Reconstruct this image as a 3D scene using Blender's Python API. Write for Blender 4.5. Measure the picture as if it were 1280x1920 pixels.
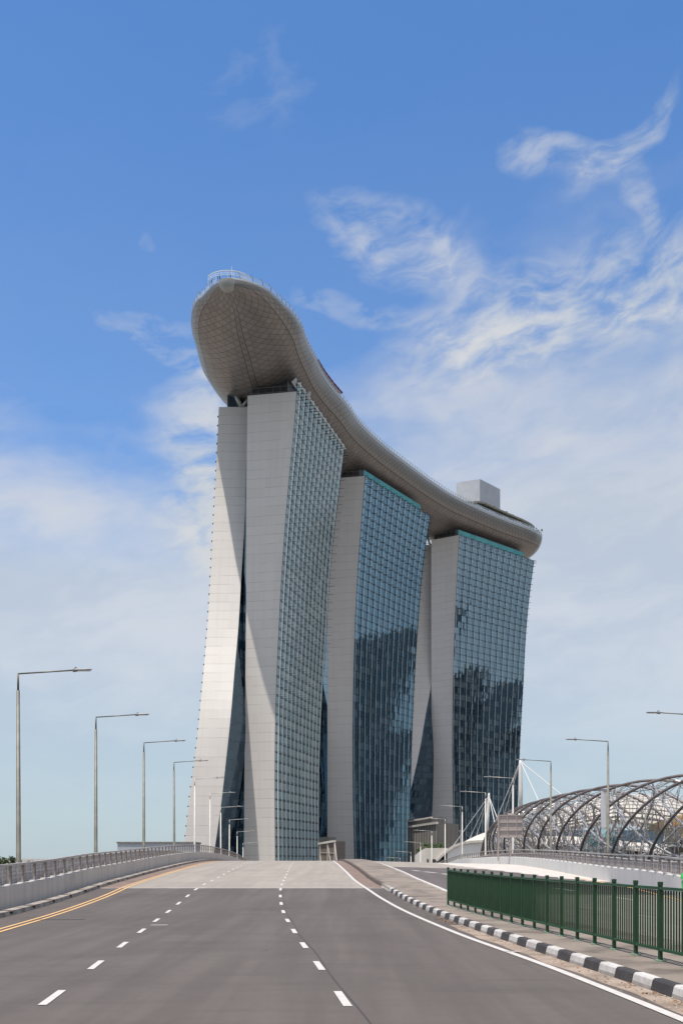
import bpy, bmesh, math, random
import numpy as np
from mathutils import Vector, Matrix
R = math.radians
random.seed(7)
for o in list(bpy.data.objects): bpy.data.objects.remove(o)
SC = bpy.context.scene
COL = SC.collection

# ------------------------------------------------------------------ camera
EYE = 1.65; FPX = 1890.0; HZ = 1608.0
cam_d = bpy.data.cameras.new('camera'); cam = bpy.data.objects.new('camera', cam_d); COL.objects.link(cam)
cam.location = (0, 0, EYE); cam.rotation_euler = (R(90), 0, 0)
cam_d.sensor_width = 36.0; cam_d.sensor_fit = 'VERTICAL'; cam_d.sensor_height = 36.0
cam_d.lens = FPX / 1920 * 36.0
cam_d.shift_y = (HZ - 960) / 1920
cam_d.clip_start = 0.1; cam_d.clip_end = 12000
SC.camera = cam

# ------------------------------------------------------------------ light
SUNV = Vector((-0.60, -0.80, 3.36)).normalized()
sun_d = bpy.data.lights.new('sun', 'SUN'); sun = bpy.data.objects.new('sun', sun_d); COL.objects.link(sun)
sun_d.energy = 3.7; sun_d.angle = R(0.5); sun_d.color = (1.0, 0.925, 0.83)
sun.rotation_euler = SUNV.to_track_quat('Z', 'Y').to_euler()
sun.location = (-60, -60, 250)
SUN_EL = math.asin(SUNV.z); SUN_AZ = math.atan2(SUNV.x, SUNV.y)
SC.view_settings.view_transform = 'Standard'; SC.view_settings.look = 'None'
SC.view_settings.gamma = 1.0; SC.view_settings.exposure = 0.50
SC.view_settings.use_curve_mapping = False

class NT:
    """tiny node-tree helper"""
    def __init__(s, tree): s.t = tree; s.n = tree.nodes; s.l = tree.links
    def new(s, kind, **kw):
        n = s.n.new(kind)
        for k, v in kw.items(): setattr(n, k, v)
        return n
    def put(s, sock, v):
        if isinstance(v, bpy.types.NodeSocket): s.l.new(v, sock)
        elif v is not None:
            try: sock.default_value = v
            except Exception: sock.default_value = tuple(v) + (1,) * (4 - len(v))
    def m(s, op, a, b=None, c=None, clamp=False):
        n = s.new('ShaderNodeMath', operation=op); n.use_clamp = clamp
        s.put(n.inputs[0], a)
        if b is not None: s.put(n.inputs[1], b)
        if c is not None: s.put(n.inputs[2], c)
        return n.outputs[0]
    def vm(s, op, a, b=None, scale=None):
        n = s.new('ShaderNodeVectorMath', operation=op)
        s.put(n.inputs[0], a)
        if b is not None: s.put(n.inputs[1], b)
        if scale is not None: s.put(n.inputs['Scale'], scale)
        return n.outputs[0]
    def mix(s, f, a, b, kind='RGBA', blend='MIX'):
        n = s.new('ShaderNodeMix', data_type=kind)
        if kind == 'RGBA':
            n.blend_type = blend
            s.put(n.inputs[0], f); s.put(n.inputs[6], a); s.put(n.inputs[7], b); return n.outputs[2]
        s.put(n.inputs[0], f); s.put(n.inputs[2], a); s.put(n.inputs[3], b); return n.outputs[0]
    def noise(s, vec, scale, detail=4, rough=0.55, dist=0.0, color=False):
        n = s.new('ShaderNodeTexNoise')
        s.put(n.inputs['Vector'], vec); n.inputs['Scale'].default_value = scale
        n.inputs['Detail'].default_value = detail; n.inputs['Roughness'].default_value = rough
        n.inputs['Distortion'].default_value = dist
        return n.outputs[1] if color else n.outputs[0]
    def ramp(s, f, lo, hi, a=0.0, b=1.0, smooth=True):
        n = s.new('ShaderNodeMapRange'); n.interpolation_type = 'SMOOTHSTEP' if smooth else 'LINEAR'
        s.put(n.inputs[0], f); s.put(n.inputs[1], lo); s.put(n.inputs[2], hi); s.put(n.inputs[3], a); s.put(n.inputs[4], b)
        return n.outputs[0]
    def sep(s, v):
        n = s.new('ShaderNodeSeparateXYZ'); s.put(n.inputs[0], v); return n.outputs
    def comb(s, x, y, z):
        n = s.new('ShaderNodeCombineXYZ'); s.put(n.inputs[0], x); s.put(n.inputs[1], y); s.put(n.inputs[2], z); return n.outputs[0]

# ------------------------------------------------------------------ sky: Nishita + thin cloud layer in direction space
W = bpy.data.worlds.new('World'); SC.world = W; W.use_nodes = True
w = NT(W.node_tree); w.n.clear()
sky = w.new('ShaderNodeTexSky', sky_type='NISHITA'); sky.sun_disc = False
sky.sun_elevation = SUN_EL; sky.sun_rotation = SUN_AZ
sky.air_density = 1.0; sky.dust_density = 0.6; sky.ozone_density = 2.2
tc = w.new('ShaderNodeTexCoord').outputs['Generated']
dv = w.vm('NORMALIZE', tc)
dx, dy, dz = w.sep(dv)
az = w.m('MULTIPLY', w.m('ARCTAN2', dx, dy), 57.2958)
el = w.m('MULTIPLY', w.m('ARCSINE', dz), 57.2958)
den = w.m('ADD', w.m('MAXIMUM', dz, 0.0), 0.10)
pv = w.comb(w.m('DIVIDE', dx, den), w.m('DIVIDE', dy, den), 0.0)
n_big = w.noise(pv, 1.1, 3, 0.5, 0.4)
n_mid = w.noise(w.vm('ADD', pv, (3.1, 1.7, 0)), 3.4, 6, 0.62, 0.7)
# wind-drawn streaks: rotate and squash
mp = w.new('ShaderNodeMapping'); w.put(mp.inputs['Vector'], pv); mp.inputs['Rotation'].default_value = (0, 0, R(28)); mp.inputs['Scale'].default_value = (1.6, 6.5, 1)
n_str = w.noise(mp.outputs[0], 2.2, 7, 0.66, 1.2)
n_ang = w.noise(w.comb(w.m('MULTIPLY', az, 0.10), w.m('MULTIPLY', el, 0.42), 1.0), 1.0, 6, 0.6, 0.8)
# coverage rises towards the horizon and starts higher on the right; edges torn by warping
wc = w.noise(w.comb(w.m('MULTIPLY', az, 0.16), w.m('MULTIPLY', el, 0.22), 3.0), 1.0, 3, 0.5, 0.0, True)
wx, wy, wz = w.sep(wc)
azw = w.m('ADD', az, w.m('MULTIPLY', w.m('SUBTRACT', wx, 0.5), 5.0)); elw = w.m('ADD', el, w.m('MULTIPLY', w.m('SUBTRACT', wy, 0.5), 2.6))
n_fin = w.noise(w.comb(w.m('ADD', w.m('MULTIPLY', azw, 0.30), w.m('MULTIPLY', elw, 0.18)), w.m('ADD', w.m('MULTIPLY', elw, 0.75), w.m('MULTIPLY', azw, -0.22)), 2.0), 1.0, 8, 0.58, 0.12)
n_sof = w.noise(w.comb(w.m('MULTIPLY', azw, 0.075), w.m('MULTIPLY', elw, 0.20), 7.0), 1.0, 4, 0.5, 0.3)
edge = w.ramp(az, -12.0, 17.0, 23.9, 33.0, smooth=False)
d0 = w.m('SUBTRACT', edge, elw)
cov = w.ramp(w.m('ADD', d0, w.m('MULTIPLY', w.m('SUBTRACT', n_sof, 0.5), 12.0)), -3.0, 10.0)
tex = w.m('ADD', w.m('MULTIPLY', n_fin, w.ramp(d0, 0.0, 9.0, 0.28, 0.14)), w.m('MULTIPLY', n_sof, 0.62))
c1 = w.m('MULTIPLY', cov, w.ramp(tex, w.ramp(d0, 0.0, 9.0, 0.20, -0.15), 0.70, 0.12, 0.94))
def blob(a0, e0, ra, re, rot=0.0, lo=0.36, hi=0.70, amp=1.0):
    amp *= 0.9
    ca, sa = math.cos(R(rot)), math.sin(R(rot))
    da = w.m('SUBTRACT', azw, a0); de = w.m('SUBTRACT', elw, e0)
    u = w.m('ADD', w.m('MULTIPLY', da, ca / ra), w.m('MULTIPLY', de, sa / ra))
    v = w.m('ADD', w.m('MULTIPLY', da, -sa / re), w.m('MULTIPLY', de, ca / re))
    r2 = w.m('ADD', w.m('MULTIPLY', u, u), w.m('MULTIPLY', v, v))
    g = w.ramp(r2, 0.0, 3.2, 1.0, 0.0)
    return w.m('MULTIPLY', w.m('MULTIPLY', g, w.ramp(n_fin, lo, hi)), amp)
blobs = [blob(3.3, 31.5, 3.8, 1.35, -14, 0.26, 0.74, 0.66), blob(12.0, 34.3, 2.3, 0.6, -10, 0.28, 0.72, 0.62),
         blob(15.6, 34.5, 2.3, 0.55, 34, 0.28, 0.74, 0.62), blob(16.2, 32.4, 1.4, 0.5, -58, 0.28, 0.74, 0.5),
         blob(-4.2, 37.6, 2.6, 1.2, 8, 0.36, 0.80, 0.20), blob(-9.5, 26.3, 3.4, 0.4, -14, 0.32, 0.6, 0.40),
         blob(-10.5, 27.6, 2.0, 0.35, -4, 0.34, 0.6, 0.28), blob(-6.6, 22.0, 2.4, 4.5, -14, 0.26, 0.60, 0.7),
         blob(13.0, 28.2, 7.0, 1.8, 10, 0.34, 0.66, 0.6), blob(0.5, 28.6, 3.0, 0.5, -8, 0.36, 0.62, 0.35), blob(-11.5, 29.8, 0.9, .7, 40, 0.4, 0.66, 0.2)]
acc = c1
for b in blobs: acc = w.m('ADD', acc, b)
veil = w.m('MULTIPLY', w.ramp(w.m('SUBTRACT', el, w.ramp(az, -12.0, 14.0, 0.0, 5.0)), 23.0, 14.0), 0.84)            # high thin veil low in the sky
acc = w.m('MAXIMUM', acc, veil)
back = w.m('MULTIPLY', w.ramp(dy, 0.25, -0.35), w.ramp(n_big, 0.30, 0.62, 0.45, 0.9))   # unseen cloud added behind the viewer to whiten the ambient light
acc = w.m('MAXIMUM', acc, back)
cl = w.m('MINIMUM', w.m('MAXIMUM', acc, w.ramp(el, 40.0, 24.0, 0.02, 0.10)), 0.95)
shade = w.m('ADD', w.m('MULTIPLY', n_fin, 0.35), w.m('MULTIPLY', n_sof, 0.65))
ccol = w.mix(w.ramp(shade, 0.36, 0.64), (4.0, 4.35, 4.72, 1), (4.95, 5.02, 5.10, 1))
hor = w.ramp(el, 13.0, 1.5)
ccol = w.mix(w.m('MULTIPLY', hor, 0.78), ccol, (3.45, 4.05, 4.35, 1))
ccol = w.mix(w.ramp(dy, 0.2, -0.3), ccol, (5.6, 5.6, 5.6, 1))
skc = w.mix(1.0, sky.outputs[0], (0.62, 1.0, 1.34, 1), blend='MULTIPLY')
fin = w.mix(cl, skc, ccol)
bg = w.new('ShaderNodeBackground'); w.put(bg.inputs[0], fin); bg.inputs[1].default_value = 0.10
out = w.new('ShaderNodeOutputWorld'); w.l.new(bg.outputs[0], out.inputs[0])

# ------------------------------------------------------------------ mesh helpers
def tag(o, label=None, cat=None, group=None, kind=None):
    if label: o['label'] = label
    if cat: o['category'] = cat
    if group: o['group'] = group
    if kind: o['kind'] = kind
    return o
def empty(name, loc=(0, 0, 0)):
    o = bpy.data.objects.new(name, None); o.location = loc; o.empty_display_size = 0.5; COL.objects.link(o); return o
class MB:
    """collects faces, links them as ONE mesh object"""
    def __init__(s): s.v = []; s.f = []; s.mi = []; s.uv = []; s.cur = 0
    def face(s, pts, uv=None):
        b = len(s.v); s.v += [tuple(p) for p in pts]; s.f.append(tuple(range(b, b + len(pts)))); s.mi.append(s.cur); s.uv.append(uv)
    def box(s, c, size, ax=None):
        c = Vector(c); hx, hy, hz = size[0] / 2, size[1] / 2, size[2] / 2
        X, Y, Z = ax if ax else (Vector((1, 0, 0)), Vector((0, 1, 0)), Vector((0, 0, 1)))
        P = [c + X * (i * hx) + Y * (j * hy) + Z * (k * hz) for k in (-1, 1) for j in (-1, 1) for i in (-1, 1)]
        b = len(s.v); s.v += [tuple(p) for p in P]
        for q in ((0, 2, 3, 1), (4, 5, 7, 6), (0, 1, 5, 4), (2, 6, 7, 3), (0, 4, 6, 2), (1, 3, 7, 5)):
            s.f.append(tuple(b + i for i in q)); s.mi.append(s.cur); s.uv.append(None)
    def bar(s, a, b, wd, ht):
        a = Vector(a); b = Vector(b); d = b - a; L = d.length
        if L < 1e-6: return
        Y = d / L; up = Vector((0, 0, 1)) if abs(Y.z) < 0.95 else Vector((0, 1, 0))
        X = Y.cross(up).normalized(); Z = X.cross(Y)
        s.box((a + b) / 2, (wd, L, ht), (X, Y, Z))
    def tube(s, pts, r, n=8, cap=True):
        pts = [Vector(p) for p in pts]; rs = r if isinstance(r, (list, tuple)) else [r] * len(pts)
        b0 = len(s.v); prev = None
        for i, p in enumerate(pts):
            t = (pts[min(i + 1, len(pts) - 1)] - pts[max(i - 1, 0)]).normalized()
            if prev is None:
                up = Vector((0, 0, 1)) if abs(t.z) < 0.9 else Vector((0, 1, 0)); X = t.cross(up).normalized()
            else: X = (prev - t * prev.dot(t)).normalized()
            prev = X; Y = t.cross(X)
            for k in range(n):
                a = 2 * math.pi * k / n; s.v.append(tuple(p + X * math.cos(a) * rs[i] + Y * math.sin(a) * rs[i]))
        for i in range(len(pts) - 1):
            for k in range(n):
                k2 = (k + 1) % n
                s.f.append((b0 + i * n + k, b0 + i * n + k2, b0 + (i + 1) * n + k2, b0 + (i + 1) * n + k)); s.mi.append(s.cur); s.uv.append(None)
        if cap:
            s.f.append(tuple(b0 + k for k in range(n))[::-1]); s.mi.append(s.cur); s.uv.append(None)
            e = b0 + (len(pts) - 1) * n; s.f.append(tuple(e + k for k in range(n))); s.mi.append(s.cur); s.uv.append(None)
    def grid(s, rows, uvs=None, mi=None):
        """rows: list of lists of points, shared vertices"""
        b = len(s.v); nr = len(rows); nc = len(rows[0])
        for r in rows: s.v += [tuple(p) for p in r]
        for i in range(nr - 1):
            for j in range(nc - 1):
                s.f.append((b + i * nc + j, b + i * nc + j + 1, b + (i + 1) * nc + j + 1, b + (i + 1) * nc + j)); s.mi.append(s.cur)
                s.uv.append([uvs[i][j], uvs[i][j + 1], uvs[i + 1][j + 1], uvs[i + 1][j]] if uvs else None)
    def build(s, name, mats, parent=None, smooth=False, bevel=0, merge=False):
        me = bpy.data.meshes.new(name); me.from_pydata(s.v, [], s.f)
        for m in (mats if isinstance(mats, (list, tuple)) else [mats]): me.materials.append(m)
        me.polygons.foreach_set('material_index', s.mi)
        if any(u for u in s.uv):
            lay = me.uv_layers.new(name='UVMap'); k = 0
            for u, f in zip(s.uv, s.f):
                for i in range(len(f)):
                    if u: lay.data[k].uv = u[i]
                    k += 1
        if smooth: me.polygons.foreach_set('use_smooth', [True] * len(s.f))
        me.update()
        o = bpy.data.objects.new(name, me); COL.objects.link(o)
        if parent is not None: o.parent = parent
        if bevel:
            b = o.modifiers.new('bevel', 'BEVEL'); b.width = bevel; b.segments = 2; b.limit_method = 'ANGLE'
        return o
def copy_tree(o, parent=None):
    c = o.copy(); COL.objects.link(c)
    if parent is not None: c.parent = parent
    for ch in [x for x in bpy.data.objects if x.parent == o]: copy_tree(ch, c)
    return c
def table(pts):
    """smooth interpolation through (t, value) pairs"""
    pts = sorted(pts); xs = np.array([p[0] for p in pts], float); ys = np.array([p[1] for p in pts], float)
    d = np.diff(ys) / np.diff(xs); m = np.empty_like(ys); m[0] = d[0]; m[-1] = d[-1]
    for i in range(1, len(xs) - 1):
        h0, h1 = xs[i] - xs[i - 1], xs[i + 1] - xs[i]
        m[i] = (d[i - 1] * h1 + d[i] * h0) / (h0 + h1)
    def f(x):
        if x <= xs[0]: return float(ys[0] + m[0] * (x - xs[0]))
        if x >= xs[-1]: return float(ys[-1] + m[-1] * (x - xs[-1]))
        i = int(np.searchsorted(xs, x) - 1); i = max(0, min(i, len(xs) - 2)); h = xs[i + 1] - xs[i]; t = (x - xs[i]) / h
        return float((2*t**3 - 3*t**2 + 1) * ys[i] + (t**3 - 2*t**2 + t) * h * m[i] + (-2*t**3 + 3*t**2) * ys[i + 1] + (t**3 - t**2) * h * m[i + 1])
    return f
def P(x, y, D):                                  # picture measurement -> metres at depth D
    return Vector(((x - 640) * D / FPX, D, EYE + (HZ - y) * D / FPX))

# ------------------------------------------------------------------ materials
def mat(name, col, rough=0.7, metal=0.0, spec=0.5):
    m = bpy.data.materials.new(name); m.use_nodes = True
    b = m.node_tree.nodes['Principled BSDF']; b.inputs['Base Color'].default_value = (*col, 1)
    b.inputs['Roughness'].default_value = rough; b.inputs['Metallic'].default_value = metal
    b.inputs['Specular IOR Level'].default_value = spec
    return m, NT(m.node_tree), b
def vary(name, c1, c2, scale, rough=0.8, detail=6, lo=0.35, hi=0.65, stretch=None, bump=0.0, bscale=None, metal=0.0, third=None, spec=0.5):
    m, t, b = mat(name, c1, rough, metal, spec)
    co = t.new('ShaderNodeTexCoord').outputs['Object']
    if stretch:
        mp = t.new('ShaderNodeMapping'); t.put(mp.inputs['Vector'], co); mp.inputs['Scale'].default_value = stretch; v = mp.outputs[0]
    else: v = co
    n = t.noise(v, scale, detail, 0.6)
    c = t.mix(t.ramp(n, lo, hi), (*c1, 1), (*c2, 1))
    if third:
        n2 = t.noise(co, third[1], 5, 0.6); c = t.mix(t.ramp(n2, third[2], third[3], 0, third[4]), c, (*third[0], 1))
    t.put(b.inputs['Base Color'], c)
    if bump:
        nb = t.noise(co, bscale or scale * 6, 3, 0.6)
        bn = t.new('ShaderNodeBump'); bn.inputs['Strength'].default_value = bump; bn.inputs['Distance'].default_value = 0.01
        t.put(bn.inputs['Height'], nb); t.put(b.inputs['Normal'], bn.outputs[0])
    return m
def road_mat(name, c1, c2, streak, dark, grain):
    m, t, b = mat(name, c1, 0.85, 0, 0.35)
    co = t.new('ShaderNodeTexCoord').outputs['Object']
    mp = t.new('ShaderNodeMapping'); t.put(mp.inputs['Vector'], co); mp.inputs['Rotation'].default_value = (0, 0, R(-5)); mp.inputs['Scale'].default_value = (1.1, 0.05, 1)
    ns = t.noise(mp.outputs[0], 1.4, 5, 0.6, 0.3)
    nl = t.noise(co, 0.22, 5, 0.6, 0.5)
    nf = t.noise(co, 60.0, 3, 0.7)
    nc = t.noise(co, 4.0, 5, 0.7)
    c = t.mix(t.ramp(ns, 0.35, 0.68), (*c1, 1), (*c2, 1))
    c = t.mix(t.m('MULTIPLY', t.ramp(nl, 0.45, 0.72), streak), c, (*dark, 1))
    mp2 = t.new('ShaderNodeMapping'); t.put(mp2.inputs['Vector'], co); mp2.inputs['Scale'].default_value = (0.25, 1.6, 1)
    nx = t.noise(mp2.outputs[0], 1.0, 5, 0.65, 0.6)
    c = t.mix(t.m('MULTIPLY', t.ramp(nx, 0.50, 0.75), streak * 0.8), c, (*dark, 1))
    g = t.m('MULTIPLY_ADD', nf, grain, 1 - grain / 2)
    g = t.m('MULTIPLY', g, t.m('MULTIPLY_ADD', nc, 0.22, 0.89))
    sp_ = t.noise(co, 23.0, 1, 0.5); g = t.m('ADD', g, t.ramp(sp_, 0.74, 0.80, 0, 0.55)); g = t.m('SUBTRACT', g, t.ramp(t.noise(co, 1.7, 2, 0.5), 0.70, 0.76, 0, 0.16))
    hs = t.vm('SCALE', c, scale=g)
    t.put(b.inputs['Base Color'], hs)
    bn = t.new('ShaderNodeBump'); bn.inputs['Strength'].default_value = 0.5; bn.inputs['Distance'].default_value = 0.006
    t.put(bn.inputs['Height'], nf); t.put(b.inputs['Normal'], bn.outputs[0])
    return m
M = {}
M['asphalt'] = road_mat('asphalt', (0.094, 0.079, 0.070), (0.116, 0.099, 0.088), 0.55, (0.068, 0.058, 0.052), 0.6)
M['asphalt2'] = road_mat('asphalt_worn', (0.10, 0.085, 0.08), (0.12, 0.10, 0.094), 0.3, (0.08, 0.07, 0.066), 0.4)
M['concrete_road'] = road_mat('concrete_road', (0.27, 0.238, 0.205), (0.315, 0.28, 0.242), 0.55, (0.23, 0.20, 0.175), 0.25)
M['footpath'] = vary('footpath', (0.235, 0.195, 0.16), (0.155, 0.127, 0.104), 0.55, 0.9, 8, 0.38, 0.66, bump=0.4, bscale=40, third=((0.085, 0.068, 0.055), 1.1, 0.50, 0.72, 0.75))
M['gutter'] = vary('gutter', (0.34, 0.265, 0.205), (0.19, 0.145, 0.11), 1.3, 0.9, 8, 0.35, 0.7, bump=0.5, bscale=30)
M['sand'] = vary('gritty_verge', (0.215, 0.155, 0.125), (0.16, 0.115, 0.092), 2.0, 0.95, 8, bump=0.5, bscale=30)
M['paint'] = vary('road_paint', (0.54, 0.51, 0.475), (0.40, 0.37, 0.34), 6.0, 0.7, 8, 0.42, 0.85)
M['yellow'] = vary('yellow_paint', (0.66, 0.40, 0.16), (0.52, 0.33, 0.17), 4.0, 0.7, 8, 0.4, 0.8)
M['kerb_w'] = vary('kerb_white', (0.54, 0.52, 0.49), (0.40, 0.375, 0.345), 4.0, 0.75, 8, 0.38, 0.72, third=((0.20, 0.175, 0.15), 9.0, 0.60, 0.72, 0.6))
M['kerb_wlow'] = vary('kerb_dusty_foot', (0.30, 0.27, 0.245), (0.24, 0.215, 0.19), 6.0, 0.85, 8)
M['kerb_k'] = vary('kerb_black', (0.038, 0.033, 0.032), (0.075, 0.066, 0.06), 6.0, 0.7, 8, 0.4, 0.8)
M['kerb_raw'] = vary('kerb_raw', (0.36, 0.32, 0.28), (0.18, 0.155, 0.13), 1.8, 0.9, 8, 0.35, 0.65)
M['kerb_dark'] = vary('kerb_dark', (0.13, 0.095, 0.075), (0.06, 0.045, 0.036), 2.0, 0.9, 8)
M['wall_l'] = vary('parapet_concrete', (0.56, 0.515, 0.465), (0.46, 0.42, 0.375), 0.6, 0.85, 8, 0.35, 0.7, stretch=(3, 3, 0.25), bump=0.15, bscale=20, third=((0.26, 0.225, 0.195), 0.7, 0.52, 0.8, 0.4))
M['wall_r'] = vary('parapet_white', (0.62, 0.605, 0.58), (0.55, 0.54, 0.515), 0.4, 0.8, 6, 0.35, 0.75, stretch=(2, 2, 0.5))
M['rail'] = vary('galvanised_rail', (0.50, 0.47, 0.44), (0.36, 0.33, 0.31), 1.5, 0.5, 5, metal=0.3)
M['rail_w'] = vary('weathered_white', (0.72, 0.70, 0.66), (0.45, 0.42, 0.38), 3.0, 0.7, 6)
M['rail_p'] = vary('rail_post_paint', (0.30, 0.255, 0.235), (0.20, 0.165, 0.15), 1.5, 0.6, 5)
M['panel'] = vary('barrier_panel', (0.50, 0.475, 0.465), (0.42, 0.395, 0.385), 1.0, 0.7, 6, stretch=(2, 2, 8))
M['pole'] = vary('lamp_pole_paint', (0.17, 0.165, 0.135), (0.11, 0.105, 0.09), 1.0, 0.5, 4, metal=0.2)
M['pole_lt'] = vary('lamp_pole_galvanised', (0.52, 0.50, 0.47), (0.42, 0.40, 0.37), 1.0, 0.5, 4, metal=0.2)
M['lamp'] = mat('lamp_housing', (0.26, 0.25, 0.245), 0.45, 0.3)[0]
M['lampglass'] = mat('lamp_lens', (0.62, 0.61, 0.58), 0.25)[0]
M['green'] = vary('fence_green', (0.021, 0.060, 0.027), (0.016, 0.046, 0.022), 2.0, 0.6, 5, spec=0.25)
M['green_lt'] = vary('fence_green_rail', (0.024, 0.088, 0.038), (0.019, 0.070, 0.030), 2.0, 0.55, 5, spec=0.3)
M['green_base'] = vary('fence_foot_green', (0.16, 0.34, 0.22), (0.30, 0.36, 0.27), 8.0, 0.7, 5)
M['bin'] = mat('bright_green_plastic', (0.03, 0.55, 0.07), 0.4)[0]
M['steel'] = vary('helix_steel', (0.24, 0.20, 0.185), (0.17, 0.14, 0.13), 0.6, 0.40, 4, metal=0.45)
M['steel_lt'] = vary('helix_bright_steel', (0.62, 0.59, 0.56), (0.40, 0.375, 0.35), 0.8, 0.25, 4, metal=0.55)
M['sign'] = vary('sign_back', (0.35, 0.30, 0.285), (0.29, 0.25, 0.24), 1.4, 0.6, 5)
M['sign_rib'] = mat('sign_rib', (0.50, 0.46, 0.44), 0.5, 0.3)[0]
M['banner'] = vary('banner_cloth', (0.55, 0.56, 0.60), (0.46, 0.47, 0.51), 0.8, 0.8, 4, stretch=(6, 6, 0.6))
M['white'] = vary('white_shell', (0.72, 0.715, 0.70), (0.64, 0.63, 0.61), 0.06, 0.6, 4)
M['vault'] = vary('vault_cream', (0.50, 0.475, 0.43), (0.44, 0.415, 0.375), 0.06, 0.6, 4)
M['cream'] = vary('cream_wall', (0.55, 0.52, 0.48), (0.48, 0.45, 0.41), 0.12, 0.8, 5)
M['brown'] = vary('brown_louvre', (0.17, 0.14, 0.12), (0.12, 0.10, 0.085), 0.5, 0.8, 5, stretch=(1, 1, 4))
M['grey_wall'] = vary('grey_cladding', (0.20, 0.185, 0.165), (0.15, 0.14, 0.125), 0.2, 0.7, 5, stretch=(4, 4, 0.6))
M['grey_blue'] = vary('grey_block', (0.34, 0.37, 0.42), (0.29, 0.32, 0.37), 0.1, 0.7, 5)
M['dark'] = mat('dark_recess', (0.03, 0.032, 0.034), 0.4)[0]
M['tan'] = vary('tan_petal', (0.55, 0.42, 0.28), (0.45, 0.34, 0.23), 0.15, 0.55, 4)
M['maroon'] = mat('maroon_canvas', (0.12, 0.008, 0.025), 0.8)[0]
M['teal'] = mat('teal_glass', (0.06, 0.20, 0.20), 0.12, 0.0, 1.0)[0]
M['trunk'] = vary('bark', (0.12, 0.09, 0.065), (0.07, 0.052, 0.04), 5, 0.9)
M['ground'] = vary('ground', (0.27, 0.245, 0.215), (0.17, 0.155, 0.13), 0.02, 0.9, 6)
M['water'] = mat('water', (0.03, 0.06, 0.065), 0.12, 0.0, 0.6)[0]
M['litter'] = vary('dead_leaf', (0.30, 0.17, 0.085), (0.16, 0.085, 0.045), 9.0, 0.9, 3)
M['litter2'] = vary('pale_grit', (0.55, 0.50, 0.44), (0.42, 0.38, 0.33), 9.0, 0.9, 3)
M['tar'] = mat('tar_seam', (0.055, 0.048, 0.045), 0.7)[0]
def leaf_mat(name, a, b_):
    m, t, b = mat(name, a, 0.6)
    oi = t.new('ShaderNodeTexCoord').outputs['Object']
    n = t.noise(oi, 1.3, 3, 0.6)
    t.put(b.inputs['Base Color'], t.mix(t.ramp(n, 0.35, 0.65), (*a, 1), (*b_, 1)))
    return m
M['leaf'] = leaf_mat('foliage', (0.035, 0.075, 0.018), (0.085, 0.13, 0.03))
M['leaf_far'] = leaf_mat('far_foliage', (0.04, 0.07, 0.03), (0.08, 0.10, 0.045))

def clad_mat():                                    # pale end-wall cladding: thin horizontal joints at floor height, faint vertical joints
    m, t, b = mat('end_wall_cladding', (0.5, 0.47, 0.43), 0.6)
    uv = t.new('ShaderNodeTexCoord').outputs['UV']
    u, v, _ = t.sep(uv)
    fl = t.m('FLOOR', v); fr = t.m('FRACT', v)
    wn = t.new('ShaderNodeTexWhiteNoise', noise_dimensions='2D'); t.put(wn.inputs['Vector'], t.comb(t.m('FLOOR', t.m('DIVIDE', u, 9.0)), fl, 0))
    rnd = wn.outputs[0]
    line = t.m('LESS_THAN', fr, 0.075)
    long_ = t.noise(t.comb(t.m('MULTIPLY', u, 0.11), t.m('MULTIPLY', fl, 7.31), 0), 1.0, 2, 0.5)
    strength = t.ramp(long_, 0.30, 0.62, 0.03, 0.30)
    vl = t.m('LESS_THAN', t.m('FRACT', t.m('DIVIDE', u, 1.9)), 0.05)
    base = t.mix(rnd, (0.575, 0.548, 0.52, 1), (0.605, 0.578, 0.55, 1))
    st = t.noise(t.comb(t.m('MULTIPLY', u, 0.5), t.m('MULTIPLY', v, 0.05), 0), 1.0, 6, 0.6)
    base = t.mix(t.ramp(st, 0.42, 0.8, 0, 0.5), base, (0.51, 0.48, 0.45, 1))
    c = t.mix(t.m('MULTIPLY', line, strength), base, (0.16, 0.145, 0.13, 1))
    c = t.mix(t.m('MULTIPLY', vl, 0.07), c, (0.16, 0.145, 0.13, 1))
    t.put(b.inputs['Base Color'], c)
    return m
M['clad'] = clad_mat()
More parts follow.
